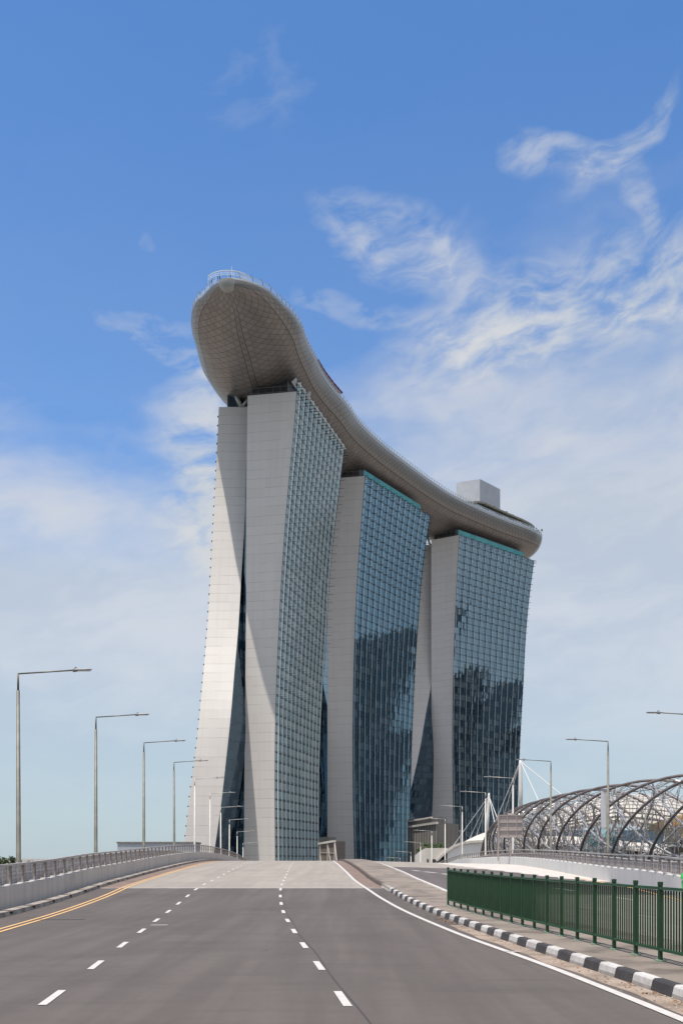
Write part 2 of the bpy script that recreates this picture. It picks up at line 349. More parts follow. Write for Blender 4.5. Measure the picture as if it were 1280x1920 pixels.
def glass_mat(name, tint, body, cur1, cur2, curt, tilt, gl=0.80, split=4.0, rough=0.03):
    """coated curtain-wall glass: every pane leans a hair differently and some have drawn curtains behind them"""
    m = bpy.data.materials.new(name); m.use_nodes = True; t = NT(m.node_tree); t.n.clear()
    uv = t.new('ShaderNodeTexCoord').outputs['UV']; u, v, _ = t.sep(uv)
    cell = t.comb(t.m('FLOOR', t.m('MULTIPLY', u, split)), t.m('FLOOR', v), 0)
    wn = t.new('ShaderNodeTexWhiteNoise', noise_dimensions='2D'); t.put(wn.inputs['Vector'], cell)
    rnd = wn.outputs[0]; rc = wn.outputs[1]
    bay = t.comb(t.m('FLOOR', u), t.m('FLOOR', v), 5.0)
    wb = t.new('ShaderNodeTexWhiteNoise', noise_dimensions='3D'); t.put(wb.inputs['Vector'], bay); rb = wb.outputs[0]
    geo = t.new('ShaderNodeNewGeometry').outputs['Normal']
    off = t.vm('SCALE', t.vm('SUBTRACT', rc, (0.5, 0.5, 0.5)), scale=tilt)
    wav = t.vm('SCALE', t.vm('SUBTRACT', t.noise(t.comb(t.m('MULTIPLY', u, 2.0), t.m('MULTIPLY', v, 0.7), 0), 1.0, 2, 0.5, 0, True), (0.5, 0.5, 0.5)), scale=tilt * 0.35)
    nor = t.vm('NORMALIZE', t.vm('ADD', t.vm('ADD', geo, off), wav))
    fold = t.noise(t.comb(t.m('MULTIPLY', u, 26.0), t.m('FLOOR', v), 0), 1.0, 2, 0.5)
    isc = t.m('MULTIPLY', t.m('LESS_THAN', t.m('ADD', t.m('MULTIPLY', rnd, 0.5), t.m('MULTIPLY', rb, 0.5)), curt), t.ramp(fold, 0.25, 0.75, 0.35, 1.0))
    bc = t.mix(isc, (*body, 1), t.mix(fold, (*cur1, 1), (*cur2, 1)))
    fr = t.m('FRACT', v); sp = t.m('GREATER_THAN', fr, 0.84)
    bc = t.mix(t.m('MULTIPLY', sp, 0.75), bc, (0.03, 0.045, 0.05, 1))
    df = t.new('ShaderNodeBsdfDiffuse'); t.put(df.inputs[0], bc)
    gs = t.new('ShaderNodeBsdfGlossy'); t.put(gs.inputs['Color'], t.mix(rb, (*tint, 1), tuple(x * 0.86 for x in tint) + (1,)))
    gs.inputs['Roughness'].default_value = rough; t.put(gs.inputs['Normal'], nor)
    mx = t.new('ShaderNodeMixShader'); t.put(mx.inputs[0], t.m('SUBTRACT', gl, t.m('MULTIPLY', isc, 0.28)))
    t.l.new(df.outputs[0], mx.inputs[1]); t.l.new(gs.outputs[0], mx.inputs[2])
    o = t.new('ShaderNodeOutputMaterial'); t.l.new(mx.outputs[0], o.inputs[0])
    return m
M['glass_a'] = glass_mat('pale_green_glass', (0.60, 0.71, 0.74), (0.36, 0.45, 0.46), (0.44, 0.51, 0.50), (0.56, 0.62, 0.60), 0.40, 0.016, 0.50, 2.0, 0.12)  # pale diffuse body colour stands in for mirrored cloud
M['glass_b'] = glass_mat('deep_blue_glass', (0.30, 0.47, 0.57), (0.03, 0.06, 0.085), (0.11, 0.17, 0.21), (0.27, 0.35, 0.39), 0.36, 0.013, 0.72, 4.0)
M['glass_c'] = glass_mat('steel_blue_glass', (0.37, 0.49, 0.55), (0.03, 0.055, 0.075), (0.13, 0.18, 0.21), (0.32, 0.38, 0.41), 0.42, 0.013, 0.72, 4.0)
M['glass_d'] = glass_mat('dark_atrium_glass', (0.20, 0.29, 0.38), (0.01, 0.015, 0.02), (0.03, 0.05, 0.07), (0.16, 0.21, 0.25), 0.45, 0.03, 0.6, 3.0)
M['crown'] = glass_mat('teal_crown_glass', (0.16, 0.42, 0.42), (0.03, 0.16, 0.16), (0.05, 0.2, 0.2), (0.06, 0.25, 0.24), 0.2, 0.01, 0.6, 1.0)
M['mull_b'] = mat('blue_grey_mullion', (0.035, 0.06, 0.078), 0.5)[0]
M['mull'] = mat('dark_mullion', (0.018, 0.028, 0.034), 0.5)[0]
M['fin'] = mat('white_fin', (0.74, 0.80, 0.80), 0.45)[0]
def hull_mat():
    m, t, b = mat('hull_panels', (0.4, 0.37, 0.34), 0.38, 0.5)
    uv = t.new('ShaderNodeTexCoord').outputs['UV']; u, v, _ = t.sep(uv)      # u metres along, v girth -1..1
    vv = t.m('MULTIPLY', v, 26.0)
    def ln(e, per, wd): 
        f = t.m('FRACT', t.m('DIVIDE', e, per)); return t.m('LESS_THAN', f, wd / per)
    a = ln(t.m('ADD', u, t.m('MULTIPLY', vv, 0.8)), 3.3, 0.28)
    c_ = ln(t.m('SUBTRACT', u, t.m('MULTIPLY', vv, 0.8)), 3.3, 0.28)
    d = ln(vv, 3.25, 0.16)
    lines = t.m('MAXIMUM', t.m('MAXIMUM', a, c_), t.m('MULTIPLY', d, 0.7))
    av = t.m('ABSOLUTE', v)
    seam = t.m('LESS_THAN', t.m('ABSOLUTE', t.m('SUBTRACT', av, 0.66)), 0.0055)
    keel = t.m('LESS_THAN', t.m('ABSOLUTE', t.m('SUBTRACT', av, 0.04)), 0.0038)
    sm = t.m('MAXIMUM', seam, keel)
    cell = t.comb(t.m('FLOOR', t.m('DIVIDE', t.m('ADD', u, t.m('MULTIPLY', vv, 0.8)), 3.3)), t.m('FLOOR', t.m('DIVIDE', t.m('SUBTRACT', u, t.m('MULTIPLY', vv, 0.8)), 3.3)), 0)
    wn = t.new('ShaderNodeTexWhiteNoise', noise_dimensions='2D'); t.put(wn.inputs['Vector'], cell)
    base = t.mix(wn.outputs[0], (0.25, 0.224, 0.214, 1), (0.30, 0.272, 0.26, 1))
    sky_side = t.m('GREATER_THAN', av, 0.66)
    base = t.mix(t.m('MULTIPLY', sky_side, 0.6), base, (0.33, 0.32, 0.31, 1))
    c = t.mix(t.m('MULTIPLY', lines, 0.68), base, (0.06, 0.055, 0.05, 1))
    c = t.mix(sm, c, (0.02, 0.018, 0.018, 1))
    c = t.mix(t.m('GREATER_THAN', av, 0.945), c, (0.46, 0.47, 0.48, 1)); c = t.mix(t.m('LESS_THAN', t.m('ABSOLUTE', t.m('SUBTRACT', av, 0.94)), 0.006), c, (0.03, 0.03, 0.03, 1))
    t.put(b.inputs['Base Color'], c)
    return m
M['hull'] = hull_mat()
M['nose'] = mat('nose_panel', (0.36, 0.35, 0.335), 0.35, 0.3)[0]
M['rim'] = mat('deck_rim', (0.50, 0.50, 0.50), 0.4, 0.3)[0]
M['glassrail'] = mat('balustrade_glass', (0.55, 0.68, 0.76), 0.08, 0.0, 0.8)[0]
M['plant'] = vary('plant_room_panels', (0.40, 0.42, 0.46), (0.36, 0.38, 0.42), 0.3, 0.55, 3)
M['canopy'] = vary('canopy_roof', (0.24, 0.235, 0.19), (0.18, 0.175, 0.14), 0.3, 0.6, 4)
M['skin'] = mat('skin', (0.45, 0.28, 0.20), 0.6)[0]
M['cloth_d'] = mat('dark_clothes', (0.03, 0.035, 0.05), 0.8)[0]

# ------------------------------------------------------------------ road geometry (metres, camera at the origin looking along +Y)
Z = table([(-60, 0), (0, 0), (15, 0), (23, 0), (30, .05), (36, .2), (41, .38), (50.7, .62), (62, .92), (75, 1.22), (88, 1.36), (100, 1.31), (112, 1.10), (129, .58), (146, -.35), (163, -1.5), (180, -3), (197, -4.8), (214, -6.6), (240, -8.3), (270, -8.95), (300, -9), (340, -9), (600, -9)])
LD = table([(-60, 0.5), (0, -2.3), (11.9, -3.4), (22.9, -4.51), (30.45, -5.17), (41, -5.88), (50.7, -6.24), (61.8, -6.67), (75.4, -7.1), (95, -7.5), (130, -8.2), (180, -9.9), (214, -11), (300, -15.5)])
RD = table([(-60, 3.9), (0, 1.1), (11.9, 0), (22.9, -1.09), (30.45, -1.77), (41, -2.47), (50.7, -2.84), (61.8, -3.22), (75.4, -3.67), (95, -4.1), (130, -4.8), (180, -6.5), (214, -7.6), (300, -12)])
ED = table([(-60, 4.6), (0, 3.75), (10.16, 3.46), (14.24, 3.20), (21.6, 2.54), (27.8, 2.07), (33.5, 1.61), (43, .90), (59, .24), (85, -.65), (130, -1.2), (214, -3.7), (300, -8.2)])
KB = table([(-60, 5.2), (0, 4.35), (11.68, 3.90), (13.68, 3.76), (16.5, 3.52), (20.2, 3.24), (24.6, 2.93), (30.6, 2.5), (36, 2.1), (45, 1.53), (60, 1.0), (88, .02), (130, -.6), (214, -3.0), (300, -7.5)])
YL = table([(-60, -2.6), (0, -5.6), (22.8, -7.72), (30, -8.25), (39.5, -8.8), (43, -9.05), (65.5, -9.95), (75, -10.2), (95, -10.7), (130, -11.4), (180, -13.1), (214, -14.3), (300, -19)])
LK = table([(-60, -4), (0, -6.95), (27.1, -9.18), (41, -9.88), (46.5, -10.2), (73, -11.1), (85, -11.45), (130, -12.3), (180, -14.2), (214, -15.5), (300, -20.2)])
LW = lambda y: LK(y) - 0.62
RW = table([(-60, 34), (0, 16), (20, 12.3), (37, 12.55), (45, 13.1), (52, 13.45), (62, 13.8), (75, 14.4), (93, 15.1), (107, 14.9), (112, 14.8), (129, 14.6), (146, 14.2), (163, 13.6), (180, 13), (214, 11.5), (300, 7)])
SL = table([(-60, 15), (0, 9), (10, 7.8), (20, 6.3), (30, 4.95), (39.5, 4.15), (49, 3.8), (60, 3.5), (67, 3.2), (85, 2.45), (130, 1.0), (214, -1.4), (300, -5.5)])
DROP = table([(-60, 0), (30, 0), (37, .02), (52, .18), (62, .25), (75, .36), (93, .38), (107, .30), (130, .05), (145, 0), (300, 0)])
def ZS(x, y):                                      # the slip road falls away to the right
    return Z(y) - DROP(y) * min(1, max(0, (x - SL(y)) / (RW(y) - SL(y))))
ZRt = lambda y: Z(y) - DROP(y)
def ys(a, b, step=1.0):
    n = max(1, int(round((b - a) / step))); return [a + (b - a) * i / n for i in range(n + 1)]
def ribbon(name, m, f1, f2, a, b, dz, step=1.0, nx=1, parent=None, kind='structure'):
    mb = MB(); rows = []
    for y in ys(a, b, step):
        x1, x2 = f1(y), f2(y); rows.append([(x1 + (x2 - x1) * i / nx, y, ZS(x1 + (x2 - x1) * i / nx, y) + dz) for i in range(nx + 1)])
    mb.grid(rows)
    o = mb.build(name, m, parent)
    if parent is None and kind: o['kind'] = kind
    return o
END = 300.0
# land, water
mb = MB(); mb.face([(-6000, -6000, -11), (6000, -6000, -11), (6000, 9000, -11), (-6000, 9000, -11)]); mb.build('water', M['water'])['kind'] = 'structure'
mb = MB(); mb.box((0, 4630, -10.1), (9000, 8800, 2.1)); mb.build('ground', M['ground'])['kind'] = 'structure'
# bridge deck (solid slab under everything)
LO = lambda y: LW(y) - 4.3
RO = lambda y: RW(y) + (6.6 if y > 60 else 6.6 + (60 - y) * 0.05)
mb = MB(); top = []; bot = []
for y in ys(-60, END, 3): top.append([(LO(y), y, Z(y) - .06), (SL(y), y, Z(y) - .06), (RO(y), y, ZRt(y) - .07)]); bot.append([(LO(y) + 1.2, y, Z(y) - 1.9), (RO(y) - 1.2, y, Z(y) - 1.9)])
mb.grid(top); mb.grid([r[::-1] for r in bot])
mb.grid([[b[0], t[0]] for t, b in zip(top, bot)]); mb.grid([[t[2], b[1]] for t, b in zip(top, bot)])
mb.build('bridge_deck', M['wall_l'])['kind'] = 'structure'
mb = MB()
for y in range(-30, 290, 40):
    for x in (-8, 8): mb.tube([(x - y * 0.03, y, -11.5), (x - y * 0.03, y, Z(y) - 1.85)], 1.1, 16)
mb.build('bridge_pier', M['wall_l'])['kind'] = 'structure'
JT = 41.3                                          # where asphalt gives way to concrete
asph = ribbon('asphalt_road', M['asphalt'], LK, KB, -60, JT, 0.0, 1, 6)
conc = ribbon('concrete_road', M['concrete_road'], LK, KB, JT, END, 0.0, 1, 6)
ribbon('joint', M['tar'], lambda y: LK(y), lambda y: KB(y), JT - 0.10, JT + 0.03, 0.004, 1, 6, asph)
ribbon('joint', M['rail_w'], lambda y: LK(y), lambda y: KB(y), JT + 0.03, JT + 0.16, 0.006, 1, 6, conc)
ribbon('verge', M['sand'], lambda y: ED(y) + 0.09, lambda y: KB(y) - .02, JT, END, 0.004, 1, 1, conc)
ribbon('verge', M['sand'], lambda y: LK(y) + 0.02, lambda y: YL(y) - .12, JT + .2, END, 0.004, 1, 1, conc)
ribbon('gutter', M['gutter'], lambda y: KB(y) - 0.36 - 0.05 * math.sin(y * 1.9) * math.sin(y * .7), lambda y: KB(y) - .01, -20, 24.5, 0.004, .25, 1, asph)
ribbon('slip_road', M['asphalt2'], lambda y: SL(y) - .35, RW, 38, 67, 0.0, 1, 6)
ribbon('slip_road_concrete', M['concrete_road'], lambda y: SL(y) - .35, RW, -60, 38, 0.0, 1, 6)
ribbon('slip_road_concrete', M['concrete_road'], lambda y: SL(y) - .35, RW, 67, END, 0.0, 1, 6)
# painted lines (children of the road they lie on)
def line(fx, wd, a, b, m, par, name, step=1.0, dz=0.008):
    return ribbon(name, m, lambda y: fx(y) - wd / 2, lambda y: fx(y) + wd / 2, a, b, dz, step, 1, par)
line(ED, 0.13, -20, 105, M['paint'], asph, 'edge_line', 0.5, 0.010)
line(lambda y: YL(y) - .10, 0.09, -20, 105, M['yellow'], asph, 'yellow_line', .7, 0.010)
line(lambda y: YL(y) + .12, 0.09, -20, 105, M['yellow'], asph, 'yellow_line', .7, 0.010)
line(lambda y: RD(y) + .09 + .02 * math.sin(y * .8), 0.022, 2, JT, M['tar'], asph, 'tar_seam', .4, 0.005)
for k in range(-2, 27):
    a = 11.25 + 3.6 * k
    if a < 0: continue
    par = asph if a < JT else conc
    line(LD, 0.10, a, a + 1.25, M['paint'], par, 'lane_dash', .35)
    line(RD, 0.10, a - .1, a + 1.15, M['paint'], par, 'lane_dash', .35)
mb = MB(); mb.face([(-8.05, 26.4, Z(26.4) + .012), (-6.75, 26.5, Z(26.5) + .012), (-6.75, 26.62, Z(26.6) + .012), (-8.05, 26.5, Z(26.5) + .012)]); mb.build('saw_cut', M['tar'], asph)
mb = MB(); mb.face([(-4.62, 24.4, .013), (-4.22, 24.45, .013), (-4.22, 24.6, .013), (-4.62, 24.55, .013)]); mb.build('paint_fleck', M['paint'], asph)
mb = MB(); mb.face([(2.85, 17.6, .013), (3.1, 17.55, .013), (3.1, 17.62, .013), (2.85, 17.67, .013)]); mb.build('paint_fleck', M['paint'], asph)
slip = bpy.data.objects['slip_road']
line(SL, 0.16, -20, 105, M['paint'], slip, 'edge_line', .7, 0.010)
line(lambda y: RW(y) - .7, 0.14, 20, 105, M['yellow'], slip, 'yellow_line', .7, 0.010)
LN1 = table([(61, 4.3), (57, 5.6), (52, 6.7), (45, 8.2), (36, 10.0), (25, 12.0)])
LN2 = table([(36, 6.8), (33, 7.35), (28, 8.3), (22, 9.4), (14, 10.8)])
for a, b in ((59.9, 61), (57.6, 59.3), (55, 56.8), (50, 52), (45, 47.2), (40, 42), (35, 37)): line(LN1, 0.3, a, b, M['paint'], slip, 'lane_dash', .4)
for a, b in ((34, 35.6), (30.4, 32), (26.8, 28.4), (23.2, 24.8), (19.6, 21.2), (16, 17.6)): line(LN2, 0.13, a, b, M['paint'], slip, 'lane_dash', .4)
# footpath island
ribbon('footpath', M['footpath'], lambda y: KB(y) + .15, lambda y: SL(y) - .5, -60, END, 0.15, 1, 4)
ribbon('footpath_edge', M['kerb_raw'], lambda y: SL(y) - .5, lambda y: SL(y) - .36, -60, END, 0.13, 1, 1)
mb = MB(); mb.grid([[(SL(y) - .36, y, Z(y) + .13), (SL(y) - .36, y, Z(y) - .02)] for y in ys(-60, END, 1)]); mb.build('footpath_edge', M['kerb_raw'])['kind'] = 'structure'
# black and white kerb
mb = MB(); y = 2.0; k = 0
def kerb_block(mb, a, b, up, low):
    rows = []
    prof = [(0.0, 0.0), (0.012, 0.045), (0.03, 0.125), (0.055, 0.150), (0.15, 0.152)]
    Y = ys(a, b, .35)
    for i in range(len(prof) - 1):
        mb.cur = low if i == 0 else up
        mb.grid([[(KB(v) + prof[i][0], v, Z(v) + prof[i][1]), (KB(v) + prof[i + 1][0], v, Z(v) + prof[i + 1][1])] for v in Y])
while y < 39.5:
    L = 0.66
    if k % 2 == 0: kerb_block(mb, y, y + L - .006, 0, 2)
    else: kerb_block(mb, y, y + L - .006, 1, 1)
    y += L; k += 1
for a in np.arange(-20, 2, 1.32): kerb_block(mb, a, a + .65, 0, 2); kerb_block(mb, a + .66, a + 1.31, 1, 1)
mb.build('painted_kerb', [M['kerb_w'], M['kerb_k'], M['kerb_wlow']])['kind'] = 'structure'
mb = MB(); kerb_block(mb, y, 42.5, 1, 0); mb.cur = 0
kerb_block(mb, 42.5, END, 2, 2); mb.build('kerb', [M['kerb_w'], M['kerb_raw'], M['kerb_dark']])['kind'] = 'structure'
# left kerb: mossy raw concrete with dark drain slots
mb = MB(); y = -20.0
while y < END:
    L = 2.55
    for a, b, ci, h in ((y, y + L - .28, 0, .13), (y + L - .28, y + L, 1, .05)):
        Y = ys(a, b, .9); mb.cur = ci
        mb.grid([[(LK(v), v, Z(v)), (LK(v) - .02, v, Z(v) + h)] for v in Y]); mb.grid([[(LK(v) - .02, v, Z(v) + h), (LK(v) - .34, v, Z(v) + h)] for v in Y])
    y += L
mb.build('kerb', [M['kerb_raw'], M['dark']])['kind'] = 'structure'
ribbon('wall_foot_shade', M['kerb_dark'], lambda y: LW(y) - .02, lambda y: LK(y) - .33, -20, END, 0.03, 1, 1)  # strip at the wall foot, coloured dark for the wall's shadow
# walkways outside the parapets
ribbon('walkway', M['footpath'], LO, lambda y: LW(y) - .32, -60, END, 0.12, 2, 2)
ribbon('walkway', M['footpath'], lambda y: RW(y) + .30, RO, -60, END, 0.12, 2, 2)

# ------------------------------------------------------------------ parapets
def parapet(side, f, a, b, matw, label):
    Z = globals()['Z'] if side == 'L' else ZRt
    s = -1 if side == 'L' else 1
    root = empty('bridge_parapet', (f(a), a, Z(a))); root.location = (0, 0, 0)
    tag(root, label, 'parapet')
    mb = MB(); H = .74; T = .28
    prof = [(0, 0), (-.0, H - .03), (.02, H), (T - .02, H), (T, H - .03), (T, 0)]
    Y = ys(a, b, 1)
    for i in range(len(prof) - 1): mb.grid([[(f(v) + s * prof[i][0], v, Z(v) + prof[i][1]), (f(v) + s * prof[i + 1][0], v, Z(v) + prof[i + 1][1])] for v in Y])
    wallmb = mb
    for nm, h, wd, m in (('top_rail', 1.36, .11, M['rail']), ('mid_rail', 1.06, .045, M['rail'])):
        mb = MB(); r = wd / 2
        pr = [(-r, -r * .6), (-r, r * .6), (r, r * .6), (r, -r * .6), (-r, -r * .6)]
        for i in range(4): mb.grid([[(f(v) + s * (.13 + pr[i][0]), v, Z(v) + h + pr[i][1]), (f(v) + s * (.13 + pr[i + 1][0]), v, Z(v) + h + pr[i + 1][1])] for v in Y])
        mb.build(nm, m, root)
    # pale grout under each post foot + joint lines
    y0 = max(a, 10.0) + .6; n = 0; rest = MB(); first = None; pale = MB()
    y = y0
    while y < b:
        x = f(y); z = Z(y)
        def post(m2, bx, by, bz):
            for du in (-.04, .04): m2.box((bx + s * .13, by + du * 1.0, bz + .32), (.07, .018, .62))
            m2.box((bx + s * .13, by, bz + .012), (.2, .2, .024))
        if n < 100:
            if first is None:
                mb = MB(); post(mb, 0, 0, 0); first = mb.build('post', M['rail_p'], root); o = first
            else:
                o = first.copy(); COL.objects.link(o)
            o.location = (x, y, z + H)
        else: post(rest, x, y, z + H)
        pale.box((x + s * .13, y + .1, z + H + .015), (.25, .55, .03))
        y += 1.45; n += 1
    if rest.v: rest.build('post', M['rail_p'], root)['kind'] = 'stuff'
    off_ = len(wallmb.v); wallmb.v += pale.v; wallmb.f += [tuple(i + off_ for i in f_) for f_ in pale.f]; wallmb.mi += [1] * len(pale.f); wallmb.uv += pale.uv
    wallmb.build('parapet_wall', [matw, M['rail_w']], root)
    return root
parapet('L', LW, 2, END, M['wall_l'], 'grey concrete bridge parapet with steel railing along the left side of the road')
parapet('R', RW, -10, END, M['wall_r'], 'pale smooth concrete bridge parapet with steel railing curving along the right side')
def barrier(f, a, b, h, label, s):
    Z = globals()['Z'] if s < 0 else ZRt
    root = empty('walkway_barrier'); tag(root, label, 'barrier')
    mb = MB(); Y = ys(a, b, 1.6); mb.grid([[(f(v), v, Z(v) + .12), (f(v), v, Z(v) + h)] for v in Y]); mb.grid([[(f(v) + s * .05, v, Z(v) + h), (f(v) + s * .05, v, Z(v) + .12)] for v in Y])
    mb.grid([[(f(v) , v, Z(v) + h), (f(v) + s * .05, v, Z(v) + h)] for v in Y])
    mb.cur = 1 if s < 0 else 0
    for v in Y: mb.box((f(v) - s * .035, v, Z(v) + h / 2 + .08), (.06, .05, h + .08)); mb.box((f(v) - s * .015, v + .8, Z(v) + h / 2), (.022, .025, h - .1))
    mb.cur = 2
    for k in range(5): mb.grid([[(f(v) - s * .012, v, Z(v) + .25 + k * .17), (f(v) - s * .012, v, Z(v) + .265 + k * .17)] for v in Y])
    mb.build('panel', [M['panel'], M['rail_w'], M['rail_p']], root)
    mb = MB(); mb.tube([(f(v), v, Z(v) + h + .03) for v in Y], .05, 6); mb.build('cap_rail', M['rail'], root)
barrier(lambda y: LW(y) - 3.4, 10, END, .88, 'grey panelled outer barrier behind the left parapet', -1)
barrier(lambda y: RW(y) + 1.9, -10, END, 1.02, 'grey panelled outer barrier behind the right parapet below the footbridge', 1)

# ------------------------------------------------------------------ street lamps
def make_lamp(m):
    root = empty('street_lamp'); H = 9.25
    mb = MB(); mb.tube([(0, 0, 0), (0, 0, .9), (0, 0, .95), (0, 0, H - .75)], [.16, .16, .115, .075], 10); mb.tube([(0, 0, H - .75), (0, 0, H)], [.05, .045], 8)
    mb.build('pole', m, root, True)
    mb = MB(); mb.tube([(-.02, 0, H), (2.5, 0, H + .16)], .036, 6); mb.build('arm', m, root, True)
    mb = MB(); rows = []
    for t, wd, ht in ((2.42, .05, .05), (2.46, .09, .09), (2.62, .10, .075), (2.66, .13, .05), (3.0, .14, .045), (3.22, .10, .035), (3.28, .03, .02)):
        z = H + .155 + (t - 2.42) * .03
        rows.append([(t, wd * math.cos(a), z + ht * math.sin(a)) for a in [i * math.pi / 4 for i in range(9)]])
    mb.grid(rows); mb.build('lamp_head', M['lamp'], root, True)
    mb = MB(); mb.box((2.95, 0, H + .125), (.5, .2, .012)); mb.build('lens', M['lampglass'], root)
    mb = MB(); mb.tube([(2.56, 0, H + .22), (2.56, 0, H + .29), (2.56, 0, H + .31)], [.045, .045, .02], 8); mb.build('light_sensor', M['lamp'], root)
    mb = MB(); mb.box((0, 0, .03), (.42, .42, .06)); mb.build('base_plate', m, root)
    return root
ordn = ['nearest', 'second nearest', 'third nearest', 'fourth nearest', 'fifth nearest', 'sixth nearest', 'seventh nearest', 'eighth nearest', 'ninth nearest', 'tenth nearest']
Lx = [(45, 35.5), (62, 180), (79, 270), (96, 327), (113, 365), (130, 394), (147, 414), (164, 430), (181, 445), (198, 456)]
bg_l = ['against the open sky', 'standing against the sky', 'rising above the distant grey block', 'just left of the nearest hotel tower', 'before the pale leg of the nearest tower', 'before the splayed leg', 'in front of the dark atrium edge', 'before the dark atrium glass', 'small before the dark atrium glass', 'tiny and far, before the atrium foot']
dk = make_lamp(M['pole']); lt = make_lamp(M['pole_lt'])
for i, (Y, px) in enumerate(Lx):
    src = dk if i < 4 else lt
    o = src if i == 0 else copy_tree(src)
    o.location = ((px - 640) * Y / FPX, Y, Z(Y) + .12); o.rotation_euler = (random.uniform(-.004, .004), random.uniform(-.004, .004), random.uniform(-.03, .03)); tag(o, f'{ordn[i]} left side street lamp, {bg_l[i]}', 'street lamp', 'street lamps along the bridge')
Rx = [(61, 1312), (78, 1139), (95, 1032), (112, 961), (129, 909.6), (146, 866), (163, 834), (180, 809), (197, 788), (214, 770)]
bg_r = ['its arm entering at the right edge of the photo', 'carrying the tall narrow banner', 'in front of the steel footbridge', 'behind the square sign back', 'beside the shorter white mast', 'crossing the white mast cable', 'before the farthest tower end wall', 'beside the grey annexe', 'small, beside the planted pale wall', 'tiny, before the middle tower glass']
for i, (Y, px) in enumerate(Rx):
    src = dk if i < 3 else lt
    if i == 4: o = lt if False else copy_tree(lt)
    else: o = copy_tree(src)
    o.location = ((px - 640) * Y / FPX, Y, ZRt(Y) + .12 + DROP(Y)); o.rotation_euler = (0, 0, math.pi)
    tag(o, f'{ordn[i]} right side street lamp, {bg_r[i]}', 'street lamp', 'street lamps along the bridge')
# the galvanised prototype becomes a far lamp itself
lt.location = ((750 - 640) * 231 / FPX, 231, Z(231) + .12); lt.rotation_euler = (0, 0, math.pi)
tag(lt, 'farthest right side street lamp, its head just above the road crest', 'street lamp', 'street lamps along the bridge')
# banner on the second right lamp
Y = 78; bx = (1139 - 640) * Y / FPX
root = empty('lamp_banner', (bx, Y, 0)); tag(root, 'tall narrow pale grey banner fixed to a street lamp pole', 'banner')
mb = MB(); 
rows = [[((-.52 + .66 * i / 6), .10 + .03 * math.sin(i * 1.4 + k * .5), 3.98 + 2.85 * k / 8) for i in range(7)] for k in range(9)]
mb.grid(rows); mb.grid([[(p[0], p[1] + .012, p[2]) for p in r[::-1]] for r in rows]); mb.build('cloth', M['banner'], root, True)
mb = MB(); mb.bar((-.56, .1, 6.86), (.18, .1, 6.86), .05, .05); mb.bar((-.56, .1, 3.95), (.18, .1, 3.95), .05, .05); mb.build('bracket', M['lamp'], root)

# ------------------------------------------------------------------ square sign seen from the back
Y = 90.0; c = P(957, 1549, Y)
root = empty('road_sign', (c.x, Y, Z(Y))); tag(root, 'square road sign seen from its grey ribbed back, before the footbridge', 'road sign')
b = c - Vector((c.x, Y, Z(Y))); bz = b.z
mb = MB(); mb.box((0, .1, bz), (2.08, .05, 2.02)); mb.build('sign_board', M['sign'], root)
mb = MB()
for dzz in (-.98, -.36, .34, .98): mb.box((0, .03, bz + dzz), (2.1, .09, .05))
for dxx in (-.30, .52): mb.box((dxx, .01, bz), (.035, .05, 1.98))
mb.build('stiffener', M['sign_rib'], root)
for dxx in (-1.12, .0):
    mb = MB(); mb.box((dxx, .0 if dxx < -1 else .16, (bz + 1.0) / 2), (.13, .13, bz + 1.0)); mb.build('sign_post', M['sign'], root)
mb = MB(); mb.box((.0, .05, bz + 1.08), (.55, .14, .14)); mb.build('sign_lamp', M['sign_rib'], root)

# ------------------------------------------------------------------ green pedestrian railing
root = empty('pedestrian_railing', (3.9, 22, Z(22) + .15)); root.location = (0, 0, 0); tag(root, 'dark green steel pedestrian railing with upright bars along the footpath', 'railing')
fence_pts = []
for i in range(23):
    Y = 30.5 - .935 * i; X = 3.22 + (30.5 - Y) * .0876
    fence_pts.append(Vector((X, Y, Z(Y) + .152)))
def panel_axes(a, b): d = (b - a); d.z = 0; return d.normalized()
mbp = MB(); mbp.box((0, 0, .575), (.054, .054, 1.15)); mbp.box((0, 0, 1.120), (.063, .063, .052))
post0 = mbp.build('post', M['green'], root, bevel=.004)
mbb = MB(); mbb.box((0, 0, .008), (.125, .125, .016)); mbb.box((.045, .045, .02), (.02, .02, .02)); mbb.box((-.045, -.045, .02), (.02, .02, .02)); base0 = mbb.build('foot_plate', M['green_base'], post0)
mbx = MB(); L0 = (fence_pts[1] - fence_pts[0]).length
n = 10
for k in range(1, n): mbx.box((0, L0 * k / n, .60), (.020, .022, .86))
pan0 = mbx.build('bar_panel', M['green'], root)
for i, p in enumerate(fence_pts):
    o = post0 if i == 0 else copy_tree(post0)
    o.location = p
    d = panel_axes(fence_pts[min(i, 21)], fence_pts[min(i, 21) + 1]); o.rotation_euler = (random.uniform(-.006, .006), random.uniform(-.006, .006), math.atan2(-d.x, d.y))
    if i < 22:
        q = pan0 if i == 0 else copy_tree(pan0)
        q.location = p; q.rotation_euler = (0, 0, math.atan2(-d.x, d.y))
for nm, h in (('top_rail', 1.055), ('bottom_rail', .17)):
    mb = MB()
    for a, b in zip(fence_pts[:-1], fence_pts[1:]): mb.bar(a + Vector((0, 0, h)), b + Vector((0, 0, h)), .05, .04)
    mb.build(nm, M['green_lt'], root)
